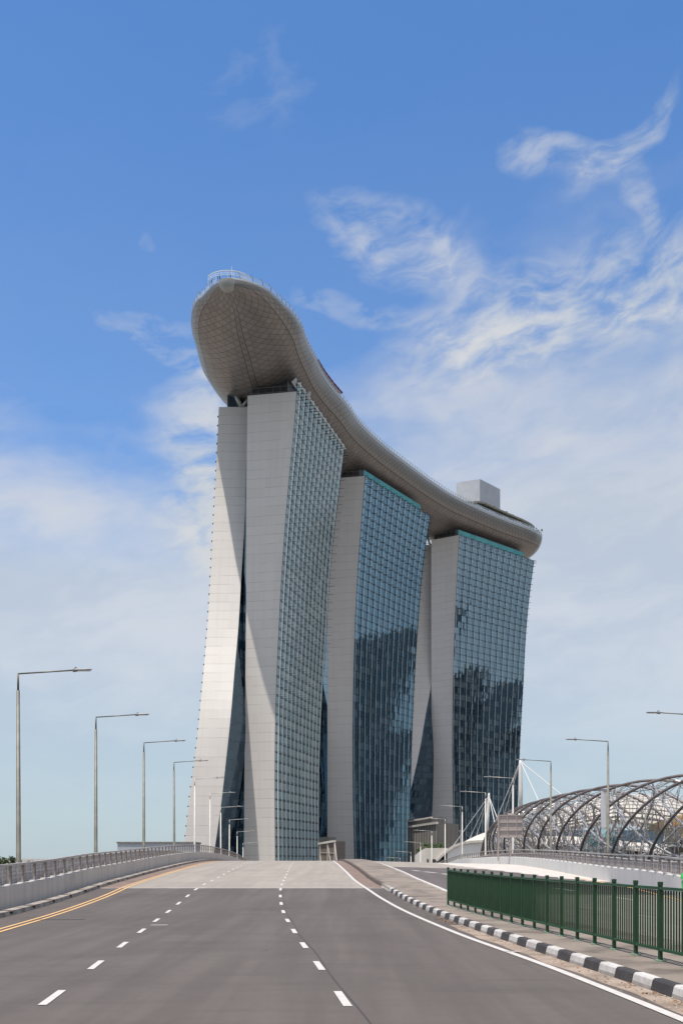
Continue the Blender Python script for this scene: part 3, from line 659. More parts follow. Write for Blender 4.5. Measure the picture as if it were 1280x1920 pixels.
# bright green bin at the picture edge
root = empty('litter_bin', (6.01, 17.0, Z(17) + .15)); tag(root, 'bright green rounded litter bin behind the railing at the right edge', 'litter bin')
mb = MB(); rows = []
for z, r in ((0, .20), (.05, .22), (.9, .26), (1.1, .27), (1.13, .25)): rows.append([(r * math.cos(a), r * math.sin(a), z) for a in [i * math.pi / 10 for i in range(21)]])
mb.grid(rows); mb.build('body', M['bin'], root, True)
mb = MB(); rows = []
for z, r in ((1.14, .285), (1.2, .285), (1.3, .2), (1.34, .02)): rows.append([(r * math.cos(a), r * math.sin(a), z) for a in [i * math.pi / 10 for i in range(21)]])
mb.grid(rows); mb.build('lid', M['bin'], root, True)

# ------------------------------------------------------------------ litter along the kerb
def scatter(name, m, n, fy, fx, lo, hi, label):
    mb = MB()
    for _ in range(n):
        y = fy(); x = fx(y); r = random.uniform(lo, hi); a = random.uniform(0, 6.28); up = random.uniform(.0, .5) * r
        X = Vector((math.cos(a) * r, math.sin(a) * r, up)); Yv = Vector((-math.sin(a) * r * .55, math.cos(a) * r * .55, up * .4)); c = Vector((x, y, Z(y) + .014))
        mb.face([c - X, c - Yv, c + X, c + Yv])
    o = mb.build(name, m); tag(o, label, 'litter', kind='stuff')
scatter('leaf_litter', M['litter'], 420, lambda: random.choice([random.uniform(9, 36), random.gauss(26, .8), random.gauss(11.5, 1.5)]), lambda y: KB(y) - abs(random.gauss(0, .16)) - .03, .012, .035, 'brown dead leaves and grit gathered along the painted kerb')
scatter('gravel_grit', M['litter2'], 700, lambda: random.uniform(8, 40), lambda y: KB(y) - abs(random.gauss(0, .3)) - .03, .004, .014, 'pale grit scattered in the gutter beside the painted kerb')

# ------------------------------------------------------------------ hotel towers
ZB = -9.2; FLOOR = 3.82
def edge(D, px):
    """picture measurements of one vertical edge -> X(z), Y(z); D metres away (or a table of y-pixel -> D)"""
    pts = []
    for y, x in px:
        d = D(y) if callable(D) else D
        p = P(x, y, d); pts.append((p.z, p.x, p.y))
    fx = table([(z, X) for z, X, _ in pts]); fy = table([(z, Yy) for z, _, Yy in pts])
    return lambda z: Vector((fx(z), fy(z), z))
def levels(top): 
    n = int(round((top - ZB) / FLOOR)); return [top - FLOOR * i for i in range(n, -1, -1)]
def wall_strip(mb, A, B, zs, nu, usc):
    rows = []; uvs = []
    for i, z in enumerate(zs):
        a, b = A(z), B(z); rows.append([a.lerp(b, k / nu) for k in range(nu + 1)]); uvs.append([(usc * k / nu, float(i)) for k in range(nu + 1)])
    mb.grid(rows, uvs)
def tower(label, NL, NR, FR, LL, LR, ztop, zglass, bays, gmat, style, far_left_off, Lvec, crown_frac, crown_h, zleft):
    root = empty('hotel_tower'); tag(root, label, 'hotel tower', 'three curved hotel towers')
    zs = levels(ztop)
    FL = lambda z: NL(z) + (FR(z) - NR(z))
    # right slab
    mb = MB(); wall_strip(mb, NL, NR, zs, 1, (NR(ztop) - NL(ztop)).length); mb.build('end_wall', M['clad'], root)
    mb = MB(); wall_strip(mb, FR, FL, zs, 1, 20); mb.build('end_wall', M['clad'], root)
    zg = levels(ztop) if zglass == ztop else levels(ztop) + [zglass]
    mb = MB(); wall_strip(mb, NR, FR, zg, bays * 4, bays); mb.build('glass_facade', gmat, root)
    mb = MB(); wall_strip(mb, FL, NL, zs, 6, bays); mb.build('inner_glass', M['glass_d'], root)
    mb = MB(); mb.face([NL(ztop), NR(ztop), FR(ztop), FL(ztop)]); mb.build('roof', M['grey_wall'], root)
    # facade relief
    n_at = lambda z: ((FR(z) - NR(z)).normalized().cross(Vector((0, 0, 1)))).normalized()
    mb = MB(); fn = MB()
    if style == 'fins':
        for i, z in enumerate(zs):
            a, b = NR(z), FR(z); n = n_at(z)
            mb.bar(a + n * .06, b + n * .06, .08, .11)
            dz_ = ztop - z
            for k in range(bays + 1):
                p = a.lerp(b, k / bays)
                mb.bar(p + n * -.02, p + n * 2.5, .13, .15)
                pass
        for k in range(bays + 1):
            for z0, z1 in zip(zg[:-1], zg[1:]):
                for off, w_, mm in ((.10, .17, mb), (1.45, .27, fn))[:1 if k == bays else 2]:
                    p0 = NR(z0).lerp(FR(z0), k / bays) + n_at(z0) * off; p1 = NR(z1).lerp(FR(z1), k / bays) + n_at(z1) * off
                    mm.bar(p0, p1, w_, w_)
            if k < bays:
                for z0, z1 in zip(zg[:-1], zg[1:]):
                    p0 = NR(z0).lerp(FR(z0), (k + .5) / bays) + n_at(z0) * .05; p1 = NR(z1).lerp(FR(z1), (k + .5) / bays) + n_at(z1) * .05
                    mb.bar(p0, p1, .06, .06)
        a, b = NR(zglass), FR(zglass); fn.bar(a + n_at(ztop) * .3, b + n_at(ztop) * .3, .9, .45)
        for q in range(3):
            for k in range(bays + 1):
                p = NR(ztop).lerp(FR(ztop), k / bays); mb.bar(p + Vector((0, 0, -1.1 + q * 1.25)), p + n_at(ztop) * 2.6 + Vector((0, 0, -1.1 + q * 1.25)), .16, .18)
    else:
        for i, z in enumerate(zs):
            a, b = NR(z), FR(z); n = n_at(z)
            mb.bar(a + n * .10, b + n * .10, .18, .17)
            for k in range(bays + 1):
                p = a.lerp(b, k / bays); t_ = (b - a).normalized()
                mb.bar(p, p + n * (1.7 if i > len(zs) - 14 else .7), .18, .19)
        for k in range(bays + 1):
            for z0, z1 in zip(zs[:-1], zs[1:]):
                for off, w_, mm in ((.12, .20, mb), (.9, .13, fn))[:1 if k == bays else 2]:
                    p0 = NR(z0).lerp(FR(z0), k / bays) + n_at(z0) * off; p1 = NR(z1).lerp(FR(z1), k / bays) + n_at(z1) * off
                    mm.bar(p0, p1, w_, w_)
            if k < bays:
                for q in (.25, .5, .75):
                    for z0, z1 in zip(zs[:-1], zs[1:]):
                        p0 = NR(z0).lerp(FR(z0), (k + q) / bays) + n_at(z0) * .05; p1 = NR(z1).lerp(FR(z1), (k + q) / bays) + n_at(z1) * .05
                        mb.bar(p0, p1, .07, .07)
        for q in range(1, 3):
            for k in range(bays + 1):
                p = NR(ztop).lerp(FR(ztop), k / bays); mb.bar(p + Vector((0, 0, -q * .9)), p + n_at(ztop) * 1.9 + Vector((0, 0, -q * .9)), .16, .18)
    off_ = len(mb.v); mb.v += fn.v; mb.f += [tuple(i + off_ for i in f) for f in fn.f]; mb.mi += [1] * len(fn.f); mb.uv += fn.uv
    mb.build('mullion_grid', [M['mull'] if style == 'fins' else M['mull_b'], M['fin']], root)
    # crown glazing under the deck
    a, b = NR(ztop), FR(ztop); n = n_at(ztop); e = a.lerp(b, crown_frac); t_ = (b - a).normalized()
    a2 = a - n * .9 + t_ * .3; e2 = e - n * .9
    mb = MB(); seg = 24; rows = [[a2.lerp(e2, k / seg) + Vector((0, 0, h)) for k in range(seg + 1)] for h in (-.1, crown_h)]
    mb.grid(rows, [[(k * .5, 0) for k in range(seg + 1)], [(k * .5, 1) for k in range(seg + 1)]])
    l2 = NL(ztop) + t_ * 2.4 - (NL(ztop) - NR(ztop)).normalized() * 0.5
    mb.build('crown_glass', M['crown'] if style != 'fins' else gmat, root)
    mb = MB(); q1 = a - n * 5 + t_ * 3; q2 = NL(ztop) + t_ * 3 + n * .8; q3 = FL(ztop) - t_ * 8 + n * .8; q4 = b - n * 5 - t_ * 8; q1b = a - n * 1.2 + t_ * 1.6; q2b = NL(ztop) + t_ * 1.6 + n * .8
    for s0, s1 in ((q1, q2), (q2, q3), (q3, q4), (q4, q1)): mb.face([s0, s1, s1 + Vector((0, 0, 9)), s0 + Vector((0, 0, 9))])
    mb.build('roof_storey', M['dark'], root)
    mb = MB(); up = Vector((0, 0, 1))
    for h in (1.2, 3.4): mb.bar(q1b + up * h, q2b + up * h, .12, .16)
    for k in range(7): p = q1b.lerp(q2b, k / 6); mb.bar(p, p + up * 3.4, .14, .14)
    mb.build('roof_railing', M['grey_wall'], root)
    # left slab: splayed leg
    zl = [z for z in levels(ztop) if z <= zleft] ; 
    if zleft - zl[-1] > .6: zl.append(zleft)
    F = lambda A: (lambda z: A(z) + Lvec * 1.0 + Vector((0, 400.0 * 0, 0)))
    LLf, LRf = (lambda z: LL(z) + Lvec), (lambda z: LR(z) + Lvec)
    mb = MB(); wall_strip(mb, LL, LR, zl, 5, (LR(zleft) - LL(zleft)).length); mb.build('splayed_leg', M['clad'], root)
    mb = MB(); wall_strip(mb, LR, LRf, zl, 8, bays); mb.build('inner_glass', M['glass_d'], root)
    mb = MB(); wall_strip(mb, LLf, LL, zl, 8, bays); mb.build('garden_facade', M['glass_c'], root)
    mb = MB(); wall_strip(mb, LRf, LLf, zl, 1, 20); mb.build('splayed_leg', M['clad'], root)
    mb = MB(); mb.face([LL(zleft), LR(zleft), LRf(zleft), LLf(zleft)]); mb.build('roof', M['grey_wall'], root)
    mb = MB()
    tl = Lvec.normalized(); nl = Vector((0, 0, 1)).cross(tl).normalized()
    for z in zl[:-1]:
        p = LL(z); mb.bar(p + nl * .22 + tl * .4, p + Lvec + nl * .22, .9, .5)
    mb.build('balcony', M['mull'], root)
    # atrium screen between the legs
    a_in = 9.0
    zz = [z for z in zs if (NL(z).x - LR(z).x) > 0.3]
    if len(zz) > 2:
        mb = MB(); G1 = lambda z: Vector((NL(z).x + .6, NL(z).y + a_in, z)); G0 = lambda z: Vector((min(LR(z).x - 1.0, NL(z).x), NL(z).y + a_in + 3, z))
        wall_strip(mb, G0, G1, zz, 3, 3); mb.build('atrium_glass', M['glass_d'], root)
        mb = MB()
        for z in zz: mb.bar(G0(z) - Vector((0, .3, 0)), G1(z) - Vector((0, .3, 0)), .3, .35)
        mb.build('atrium_transom', M['grey_blue'], root)
        # blue glazed return running beside the right leg
        mb = MB(); H1 = lambda z: NL(z) + (NR(z) - NL(z)).normalized() * -.05 + Vector((0, .8, 0)); H0 = lambda z: H1(z) + Vector((-min(2.2, max(.02, (NL(z).x - LR(z).x) * .5)), 1.5, 0))
        wall_strip(mb, H0, H1, zz, 1, 1); mb.build('glass_return', M['glass_b'], root)
    return root

def z_of(y, D): return EYE + (HZ - y) * D / FPX
ZT = 188 + EYE
def pt(tab): f = table(tab); return lambda y: f(y)
# nearest tower
D3L, D3R, D3F = 410.3, 406.5, 472.0
NL3 = edge(D3L, [(742, 464.3), (911, 462), (1178, 461), (1400, 458.7), (1585, 457.5), (1655, 457.5)])
NR3 = edge(D3R, [(734, 556.3), (780, 553), (897, 541.7), (1045, 530), (1178, 522.5), (1340, 516.3), (1462, 515), (1610, 515.7), (1660, 516)])
FR3 = edge(D3F, [(842, 645), (930, 634), (1014, 623.7), (1131, 614), (1180, 611.5), (1320, 602.5), (1430, 598), (1605, 597), (1650, 597)])
D3leg = table([(700, 422), (765, 420.5), (911, 419), (1050, 414), (1160, 409), (1250, 402.2), (1335, 395.5), (1480, 391.5), (1660, 390)])  # forward lean shaped so the leg's shadow falls on the neighbouring wall
LL3 = edge(D3leg, [(765, 410.4), (792, 409.3), (920, 403.4), (1003, 398.8), (1131, 391.9), (1200, 387), (1305, 377.5), (1405, 367.5), (1492, 356), (1585, 346), (1660, 338)])
LR3 = edge(D3leg, [(765, 473), (911, 462), (1002, 457.5), (1073, 453), (1178, 446.8), (1255, 440), (1350, 432), (1415, 425), (1505, 415), (1585, 403.7), (1660, 395)])
tower('nearest hotel tower, with pale green finned glass under the overhanging deck', NL3, NR3, FR3, LL3, LR3, ZT, 191.4 + EYE, 12, M['glass_a'], 'fins', None, Vector((19.2, 66, 0)), .12, 3.3, ZT)
D2L, D2R, D2F = 500.4, 496.5, 555.0
NL2 = edge(D2L, [(898, 614), (1180, 613.5), (1655, 613.5)])
NR2 = edge(D2R, [(892.4, 684), (935, 680.6), (997, 675.6), (1060, 671), (1180, 665), (1350, 661), (1470, 661), (1610, 664), (1650, 665)])
FR2 = edge(D2F, [(968, 806), (1004, 800), (1055, 793), (1190, 781.5), (1320, 774), (1480, 769), (1650, 767)])
D2leg = table([(800, 512), (890, 511), (1300, 500), (1450, 486), (1650, 478)])
LL2 = edge(D2leg, [(905, 572), (1100, 562), (1300, 538), (1500, 508), (1650, 478)])
LR2 = edge(D2leg, [(905, 622), (1100, 610), (1300, 590), (1500, 562), (1650, 535)])
tower('middle hotel tower, with deep blue glass and dark city reflections', NL2, NR2, FR2, LL2, LR2, ZT, ZT, 12, M['glass_b'], 'grid', None, Vector((36, 58, 0)), .86, 3.4, ZT)
D1L, D1R, D1F = 597.0, 587.3, 638.5
NL1 = edge(D1L, [(1013, 808), (1650, 808)])
NR1 = edge(D1R, [(1003, 860.6), (1100, 855), (1250, 849.5), (1400, 847.3), (1500, 848.5), (1580, 850), (1640, 851)])
FR1 = edge(D1F, [(1053, 1000), (1100, 993.5), (1180, 985.5), (1300, 979), (1370, 975), (1480, 970.5), (1560, 968), (1640, 967)])
D1leg = table([(900, 606), (1013, 606), (1283, 598), (1400, 588), (1500, 582), (1650, 578)])
LL1 = edge(D1leg, [(1018, 764), (1283, 758), (1480, 722), (1612, 694), (1650, 686)])
LR1 = edge(D1leg, [(1018, 818), (1200, 814), (1283, 808), (1340, 797.5), (1400, 787.5), (1480, 770), (1600, 745), (1650, 733)])
tower('farthest hotel tower, with steel blue glass, seen against the sky on its right', NL1, NR1, FR1, LL1, LR1, ZT, ZT, 12, M['glass_c'], 'grid', None, Vector((53, 50, 0)), .87, 3.4, ZT)

# ------------------------------------------------------------------ sky deck
ZR = 205 + EYE
cxf = table([(357.3, -40.4), (362, -39.4), (368, -38.4), (375, -38.2), (384, -37.5), (392, -36.7), (400, -36.1), (417, -34.4), (434, -31)])
C = []
for yy in (357.3, 357.5, 358, 359, 360.5, 362.5, 365, 368, 372, 377, 384, 392, 400):
    g_ = min(1, (yy - 357.3) / 80); C.append((cxf(yy), yy, max(.3, 22.0 * (1 - ((400 - yy) / 42.7) ** 2) ** .60), 2.5 + 11.5 * (1 - (1 - g_) ** 2.2)))
C += [(-34.4, 417, 23.9, 13.5), (-31.0, 434, 24.2, 14.0), (-26.0, 449, 24.0, 14.2), (-20.6, 462, 23.6, 14.2),
     (-14.4, 481, 23.5, 14.2), (-.6, 511, 23.5, 14.2), (13.4, 535.5, 23.3, 14.2), (30.4, 563.5, 23, 14.2), (45.6, 586, 23, 14.2), (61.6, 604.6, 22.8, 14.2), (80.5, 624.2, 22.4, 14.2), (93, 636, 22.2, 14.2), (101.5, 643.5, 22.0, 14.0), (109, 650.5, 21.0, 13.4), (115, 656, 18.5, 12.2), (119.5, 660.2, 14, 10.2), (122, 662.5, 8, 8.0), (122.8, 663.2, .5, 6.4)]
s_ = [0.0]
for a, b in zip(C[:-1], C[1:]): s_.append(s_[-1] + math.hypot(b[0] - a[0], b[1] - a[1]))
fX, fY = table(list(zip(s_, [c[0] for c in C]))), table(list(zip(s_, [c[1] for c in C])))
def lerpt(vals):
    return lambda s: float(np.interp(s, s_, vals))
fW, fD = lerpt([c[2] for c in C]), lerpt([c[3] for c in C]); SLEN = s_[-1]
def frame(s):
    p = Vector((fX(s), fY(s), ZR)); e = .6
    t = Vector((fX(min(SLEN, s + e)) - fX(max(0, s - e)), fY(min(SLEN, s + e)) - fY(max(0, s - e)), 0)).normalized()
    return p, t, Vector((t.y, -t.x, 0))              # n points to the right rim
ss = [0, .2, .45, .8, 1.3, 2, 3, 4.2, 5.6, 7.3, 9.5, 12, 15] + [18 + 2.6 * i for i in range(int((SLEN - 34) / 2.6))]
ss += [x for x in np.linspace(ss[-1] + 2, SLEN, 16)]
deck = empty('sky_deck'); tag(deck, 'long boat shaped roof deck laid across the three towers, its nose jutting out at left', 'roof deck')
NP = 36
rows = []; uvs = []
for s in ss:
    p, t, n = frame(s); wd, dp = fW(s), fD(s); r = []; u_ = []
    for i in range(NP + 1):
        a = math.pi * i / NP; ca, sa = math.cos(a), math.sin(a); ex = 2 / 1.85
        xx = math.copysign(abs(ca) ** ex, ca); zz_ = -abs(sa) ** ex
        r.append(p + n * (wd * xx) + Vector((0, 0, dp * zz_))); u_.append((s, 1 - 2 * i / NP))
    rows.append(r); uvs.append(u_)
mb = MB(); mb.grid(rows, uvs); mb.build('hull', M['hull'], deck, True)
mb = MB(); mb.grid([[r[-1], r[0]] for r in rows]); o = mb.build('deck_floor', M['rim'], deck); o.location.z = .0
mb = MB()
for side in (0, -1):
    pr = [(-.12, -.02), (.12, .0), (.12, .55), (-.12, .6), (-.12, -.02)]
    for q in range(4):
        rr = []
        for s, r in zip(ss, rows):
            p, t, n = frame(s); out_ = n if side == 0 else -n
            rr.append([r[side] + out_ * pr[q][0] + Vector((0, 0, pr[q][1])), r[side] + out_ * pr[q + 1][0] + Vector((0, 0, pr[q + 1][1]))])
        mb.grid(rr)
mb.build('rim', M['rim'], deck)
# nose cap
mb = MB(); p0, t0, n0 = frame(1.2); rr = []
for i in range(9):
    ph = math.pi / 2 * i / 8; ring = []
    for k in range(17):
        th = math.pi * k / 16
        ring.append(Vector((fX(0), fY(0) + 1.9, ZR - .05)) + Vector((3.3 * math.cos(th) * math.cos(ph), -3.0 * math.sin(th) * math.cos(ph), -3.7 * math.sin(ph))))
    rr.append(ring)
mb.grid(rr); mb.build('nose_cap', M['nose'], deck, True)
# balustrade: posts, rail and tilted glass
gm, gt, gb = mat('clear_balustrade', (0.7, 0.85, 0.95), 0.05); gb.inputs['Alpha'].default_value = 0.30
for side in (1, -1):
    prev = None; mb = MB()
    for s in np.arange(1.5, SLEN - 1.0, 3.0):
        p, t, n = frame(s); q = p + n * side * (fW(s) - .2) + Vector((0, 0, .6)); up = Vector((0, 0, 1.6)); ou = n * side
        mb.cur = 0; mb.bar(q, q + up * 1.02, .15, .15)
        if s < 120: mb.bar(q + up, q + up * 1.7 + ou * -.9, .11, .11)
        if prev is not None:
            mb.cur = 1; mb.bar(prev + up, q + up, .15, .12)
            mb.cur = 2; mb.face([prev + Vector((0, 0, .05)), q + Vector((0, 0, .05)), q + up * .93, prev + up * .93])
        prev = q
    mb.build('balustrade', [M['mull'], M['rim'], gm], deck)
# glazed lookout at the tip
mb, mf = MB(), MB(); prev = None
for k in range(9):
    th = math.pi * (.14 + .72 * k / 8); b_ = Vector((fX(0) + 8.2 * math.cos(th), fY(0) + 7.5 - 6.6 * math.sin(th), ZR + 1.1)); tp = b_ + Vector((0, 0, 2.6))
    mf.bar(b_, tp, .09, .09)
    if prev is not None:
        mb.face([prev[0] + Vector((0, 0, 1.4)), b_ + Vector((0, 0, 1.4)), tp, prev[1]]); mf.bar(prev[1], tp, .2, .2); mf.bar(prev[1] - Vector((0, 0, 1.5)), tp - Vector((0, 0, 1.5)), .12, .12)
    prev = (b_, tp)
mf.bar(Vector((fX(0) + 1.2, fY(0) + 3, ZR + 1)), Vector((fX(0) + 1.2, fY(0) + 3, ZR + 6.4)), .14, .14)
mb.build('lookout_glass', gm, deck); mf.build('lookout_frame', M['white'], deck)
# plant room and restaurant canopy at the far end
def prism(mb, quad, z0, z1):
    q = [Vector((x, y, z0)) for x, y in quad]; h = Vector((0, 0, z1 - z0)); n = len(q)
    for i in range(n): a, b = q[i], q[(i + 1) % n]; mb.face([a, b, b + h, a + h])
    mb.face([v + h for v in q]); mb.face(q[::-1])
cb = P(899, 898, 606); lb = P(855, 908, 612); rb = P(937, 915, 623)
mb = MB(); prism(mb, [(cb.x, 606), (rb.x, 623), (lb.x + rb.x - cb.x, 629), (lb.x, 612)], ZR, cb.z); mb.build('plant_room', M['plant'], deck)
mb = MB(); mw = MB(); mt = MB(); R0, R1 = [], []
sA = next(s for s in np.arange(150, SLEN, .5) if frame(s)[0].y > 603); sB = SLEN - 13
for k in range(33):
    f = k / 32; s = sA + (sB - sA) * f; p, t, n = frame(s); wd = fW(s)
    hh = 4.6 + 4.0 * math.sin(min(1, f * 3.2) * math.pi / 2) - 2.2 * f
    a = p + n * (wd - 4.5 - 6.5 * max(0, 1 - f * 6)) + Vector((0, 0, hh)); b = p + n * (wd - 15) + Vector((0, 0, hh + 1.6))
    R0.append([a, (a + b) / 2 + Vector((0, 0, .5)), b]); R1.append([a - Vector((0, 0, 1.1)), (a + b) / 2 - Vector((0, 0, .6)), b - Vector((0, 0, 1.1))])
    tw = p + n * (wd - 1.6); th_ = 2.1 + .5 * ((k // 3) % 2)
    if k:
        mw.face([pa, p + n * (wd - 7.5), p + n * (wd - 7.5) + Vector((0, 0, hh)), pa + Vector((0, 0, ph))])
        mt.face([ptw, tw, tw + Vector((0, 0, th_)), ptw + Vector((0, 0, th_))])
    pa = p + n * (wd - 7.5); ph = hh; ptw = tw
    if k % 2 == 0: mw.bar(p + n * (wd - 5.5), p + n * (wd - 5.5) + Vector((0, 0, hh)), .22, .22)
mb.grid(R0); mb.grid([r[::-1] for r in R1]); mb.grid([[x[0], y[0]] for x, y in zip(R0, R1)]); mb.face([R0[-1][0], R1[-1][0], R1[-1][1], R0[-1][1]]); mb.face([R0[-1][1], R1[-1][1], R1[-1][2], R0[-1][2]])
mb.build('canopy_roof', M['canopy'], deck); mw.build('restaurant_wall', M['dark'], deck); mt.build('terrace_wall', M['plant'], deck)
# struts holding the deck
mb = MB(); S1, S2, S3 = P(437, 729, 424), P(453, 765, 421), P(479, 731, 424)
mb.tube([S1, S2], .95, 12); mb.tube([S3, S2], .75, 12)
T1, T2, T3 = P(799, 1002, 601), P(807, 1026, 599), P(818, 1003, 601)
mb.tube([T1, T2], .7, 10); mb.tube([T3, T2], .6, 10)
mb.build('v_strut', M['nose'], deck, True)
mb = MB()
for x, y, D in ((551, 716, 404.5), (577, 741, 414)):
    a = P(x, y, D); mb.face([a + Vector((-1, 0, 0)), a + Vector((.9, 0, 1.8)), a + Vector((.4, .4, -2))]); mb.face([a + Vector((.9, 0, 1.8)), a + Vector((1.2, 2, 1.5)), a + Vector((.4, .4, -2))]); mb.face([a + Vector((-1, 0, 0)), a + Vector((1.2, 2, 1.5)), a + Vector((.9, 0, 1.8))]); mb.face([a + Vector((-1, 0, 0)), a + Vector((.4, .4, -2)), a + Vector((1.2, 2, 1.5))])
mb.build('bracket', M['nose'], deck)
mb = MB(); g0, g1 = P(426.5, 763, 424), P(446, 763, 424); prism(mb, [(g0.x, 424), (g1.x, 424), (g1.x + 3, 436), (g0.x + 3, 436)], ZT - .2, z_of(741, 424)); mb.build('stair_enclosure', M['glass_d'], deck)

# maroon parasols along the right rim
par = None; PO_ = ['nearest', 'second nearest', 'third', 'fourth', 'middle', 'sixth', 'seventh', 'second farthest', 'farthest and best visible']
def s_at_rim_y(y):
    for s in np.arange(30, SLEN, .3):
        p, t, n = frame(s); q = p + n * (fW(s) - 2)
        if q.y > y: return s
for k in range(9):
    s = s_at_rim_y(424 + 3.45 * k); p, t, n = frame(s); q = p + n * (fW(s) - 2.0)
    if par is None:
        par = empty('parasol'); mb = MB(); mb.tube([(0, 0, 0), (0, 0, 4.5)], .05, 8); mb.build('pole', M['white'], par)
        mb = MB(); tp = Vector((0, 0, 4.9)); cs = [Vector((1.5, 1.5, 3.9)), Vector((-1.5, 1.5, 3.9)), Vector((-1.5, -1.5, 3.9)), Vector((1.5, -1.5, 3.9))]
        for i in range(4): a, b = cs[i], cs[(i + 1) % 4]; mb.face([tp, a, b]); mb.face([a, b, b - Vector((0, 0, .5)), a - Vector((0, 0, .5))])
        mb.build('canopy', M['maroon'], par); o = par
    else: o = copy_tree(par)
    o.location = (q.x, q.y, ZR); o.rotation_euler = (0, 0, math.atan2(-t.x, t.y))
    tag(o, f'{PO_[k]} maroon square parasol on the right rim of the roof deck', 'parasol', 'maroon parasols along the roof deck rim')

# visitors at the tip
def make_person():
    me = bpy.data.meshes.new('person')
    J = {'pel': (0, 0, .95, .15), 'bel': (0, 0, 1.12, .135), 'che': (0, .01, 1.32, .155), 'nek': (0, .01, 1.49, .06), 'hea': (0, -.01, 1.60, .09), 'top': (0, 0, 1.71, .075),
         'lh': (-.1, 0, .88, .1), 'lk': (-.11, -.02, .49, .065), 'la': (-.12, .02, .09, .045), 'lt': (-.13, -.13, .03, .035), 'rh': (.1, 0, .88, .1), 'rk': (.12, -.04, .49, .065), 'ra': (.13, 0, .09, .045), 'rt': (.14, -.15, .03, .035),
         'ls': (-.19, 0, 1.41, .06), 'le': (-.26, .03, 1.13, .045), 'lw': (-.25, -.12, .93, .033), 'rs': (.19, 0, 1.41, .06), 're': (.27, .02, 1.14, .045), 'rw': (.20, -.22, 1.10, .033)}
    ks = list(J); E = [('pel', 'bel'), ('bel', 'che'), ('che', 'nek'), ('nek', 'hea'), ('hea', 'top'), ('pel', 'lh'), ('lh', 'lk'), ('lk', 'la'), ('la', 'lt'), ('pel', 'rh'), ('rh', 'rk'), ('rk', 'ra'), ('ra', 'rt'), ('che', 'ls'), ('ls', 'le'), ('le', 'lw'), ('che', 'rs'), ('rs', 're'), ('re', 'rw')]
    me.from_pydata([J[k][:3] for k in ks], [(ks.index(a), ks.index(b)) for a, b in E], [])
    o = bpy.data.objects.new('person', me); COL.objects.link(o)
    sk = o.modifiers.new('skin', 'SKIN'); 
    if not me.skin_vertices: me.attributes.new('skin', 'FLOAT', 'POINT')
    for i, k in enumerate(ks): me.skin_vertices[0].data[i].radius = (J[k][3], J[k][3]); me.skin_vertices[0].data[i].use_root = (k == 'pel')
    sb = o.modifiers.new('sub', 'SUBSURF'); sb.levels = 1; sb.render_levels = 1
    return o
try:
    pr_ = None
    people = [(-6.2, 5.0, .4, 'leftmost standing visitor in dark clothes on the roof deck tip'), (-2.9, 2.6, 1.0, 'visitor in dark clothes standing left of centre behind the tip balustrade'), (1.0, 2.0, -.4, 'visitor in dark clothes standing right above the round nose panel'), (4.6, 3.4, .2, 'visitor in dark clothes leaning at the right end of the glazed lookout'), (5.9, 4.1, -.8, 'rightmost standing visitor in dark clothes beside the glazed lookout'), (-11.6, 13.0, .3, 'visitor in dark clothes standing far down the left rim of the roof deck')]
    for px_, py_, rz, lb_ in people:
        if pr_ is None:
            pr_ = make_person(); pr_.data.materials.append(M['cloth_d']); o = pr_
            dg = bpy.context.evaluated_depsgraph_get(); ev = o.evaluated_get(dg); nm = bpy.data.meshes.new_from_object(ev)
            o.modifiers.clear(); o.data = nm; nm.name = 'person'
        else: o = pr_.copy(); COL.objects.link(o)
        o.location = (fX(0) + px_, fY(0) + py_, ZR); o.location.z += 1.0; o.scale = (1, 1, 1.02); o.rotation_euler = (0, 0, rz)
        tag(o, lb_, 'person', 'visitors at the tip of the roof deck')
except Exception as e: print('person failed', e)

# ------------------------------------------------------------------ foliage
def crown_mesh(mb, c, rx, ry, rz, n, leaf, seed=0):
    rnd = random.Random(seed); cl = []
    for _ in range(max(6, n // 60)):
        while True:
            v = Vector((rnd.uniform(-1, 1), rnd.uniform(-1, 1), rnd.uniform(-1, 1)))
            if .35 < v.length < 1: break
        cl.append((Vector((v.x * rx, v.y * ry, v.z * rz)), rnd.uniform(.22, .42)))
    for _ in range(n):
        cc, rr = rnd.choice(cl); d = Vector((rnd.gauss(0, 1), rnd.gauss(0, 1), rnd.gauss(0, 1))).normalized() * rnd.uniform(.3, 1)
        p = Vector(c) + cc + Vector((d.x * rx, d.y * ry, d.z * rz)) * rr
        a = Vector((rnd.gauss(0, 1), rnd.gauss(0, 1), rnd.gauss(0, 1))).normalized(); b = a.cross(Vector((rnd.gauss(0, 1), rnd.gauss(0, 1), rnd.gauss(0, 1)))).normalized()
        l = leaf * rnd.uniform(.6, 1.4); mb.face([p - a * l, p - b * l * .6, p + a * l, p + b * l * .6])
def tree(x, y, z, h, r, label, n=900, group=None, seed=0, m='leaf_far'):
    root = empty('tree', (x, y, z)); tag(root, label, 'tree', group)
    mb = MB(); mb.tube([(0, 0, 0), (.1, 0, h * .35), (.0, .1, h * .62)], [.28, .2, .12], 8)
    for k in range(4): a = k * 1.57 + .3; mb.tube([(.06, 0, h * .38), (math.cos(a) * r * .5, math.sin(a) * r * .5, h * .72)], [.12, .05], 6)
    mb.build('trunk', M['trunk'], root)
    mb = MB(); crown_mesh(mb, (0, 0, h * .7), r, r, h * .32, n, .32 * r / 4, seed); mb.build('crown', M[m], root)
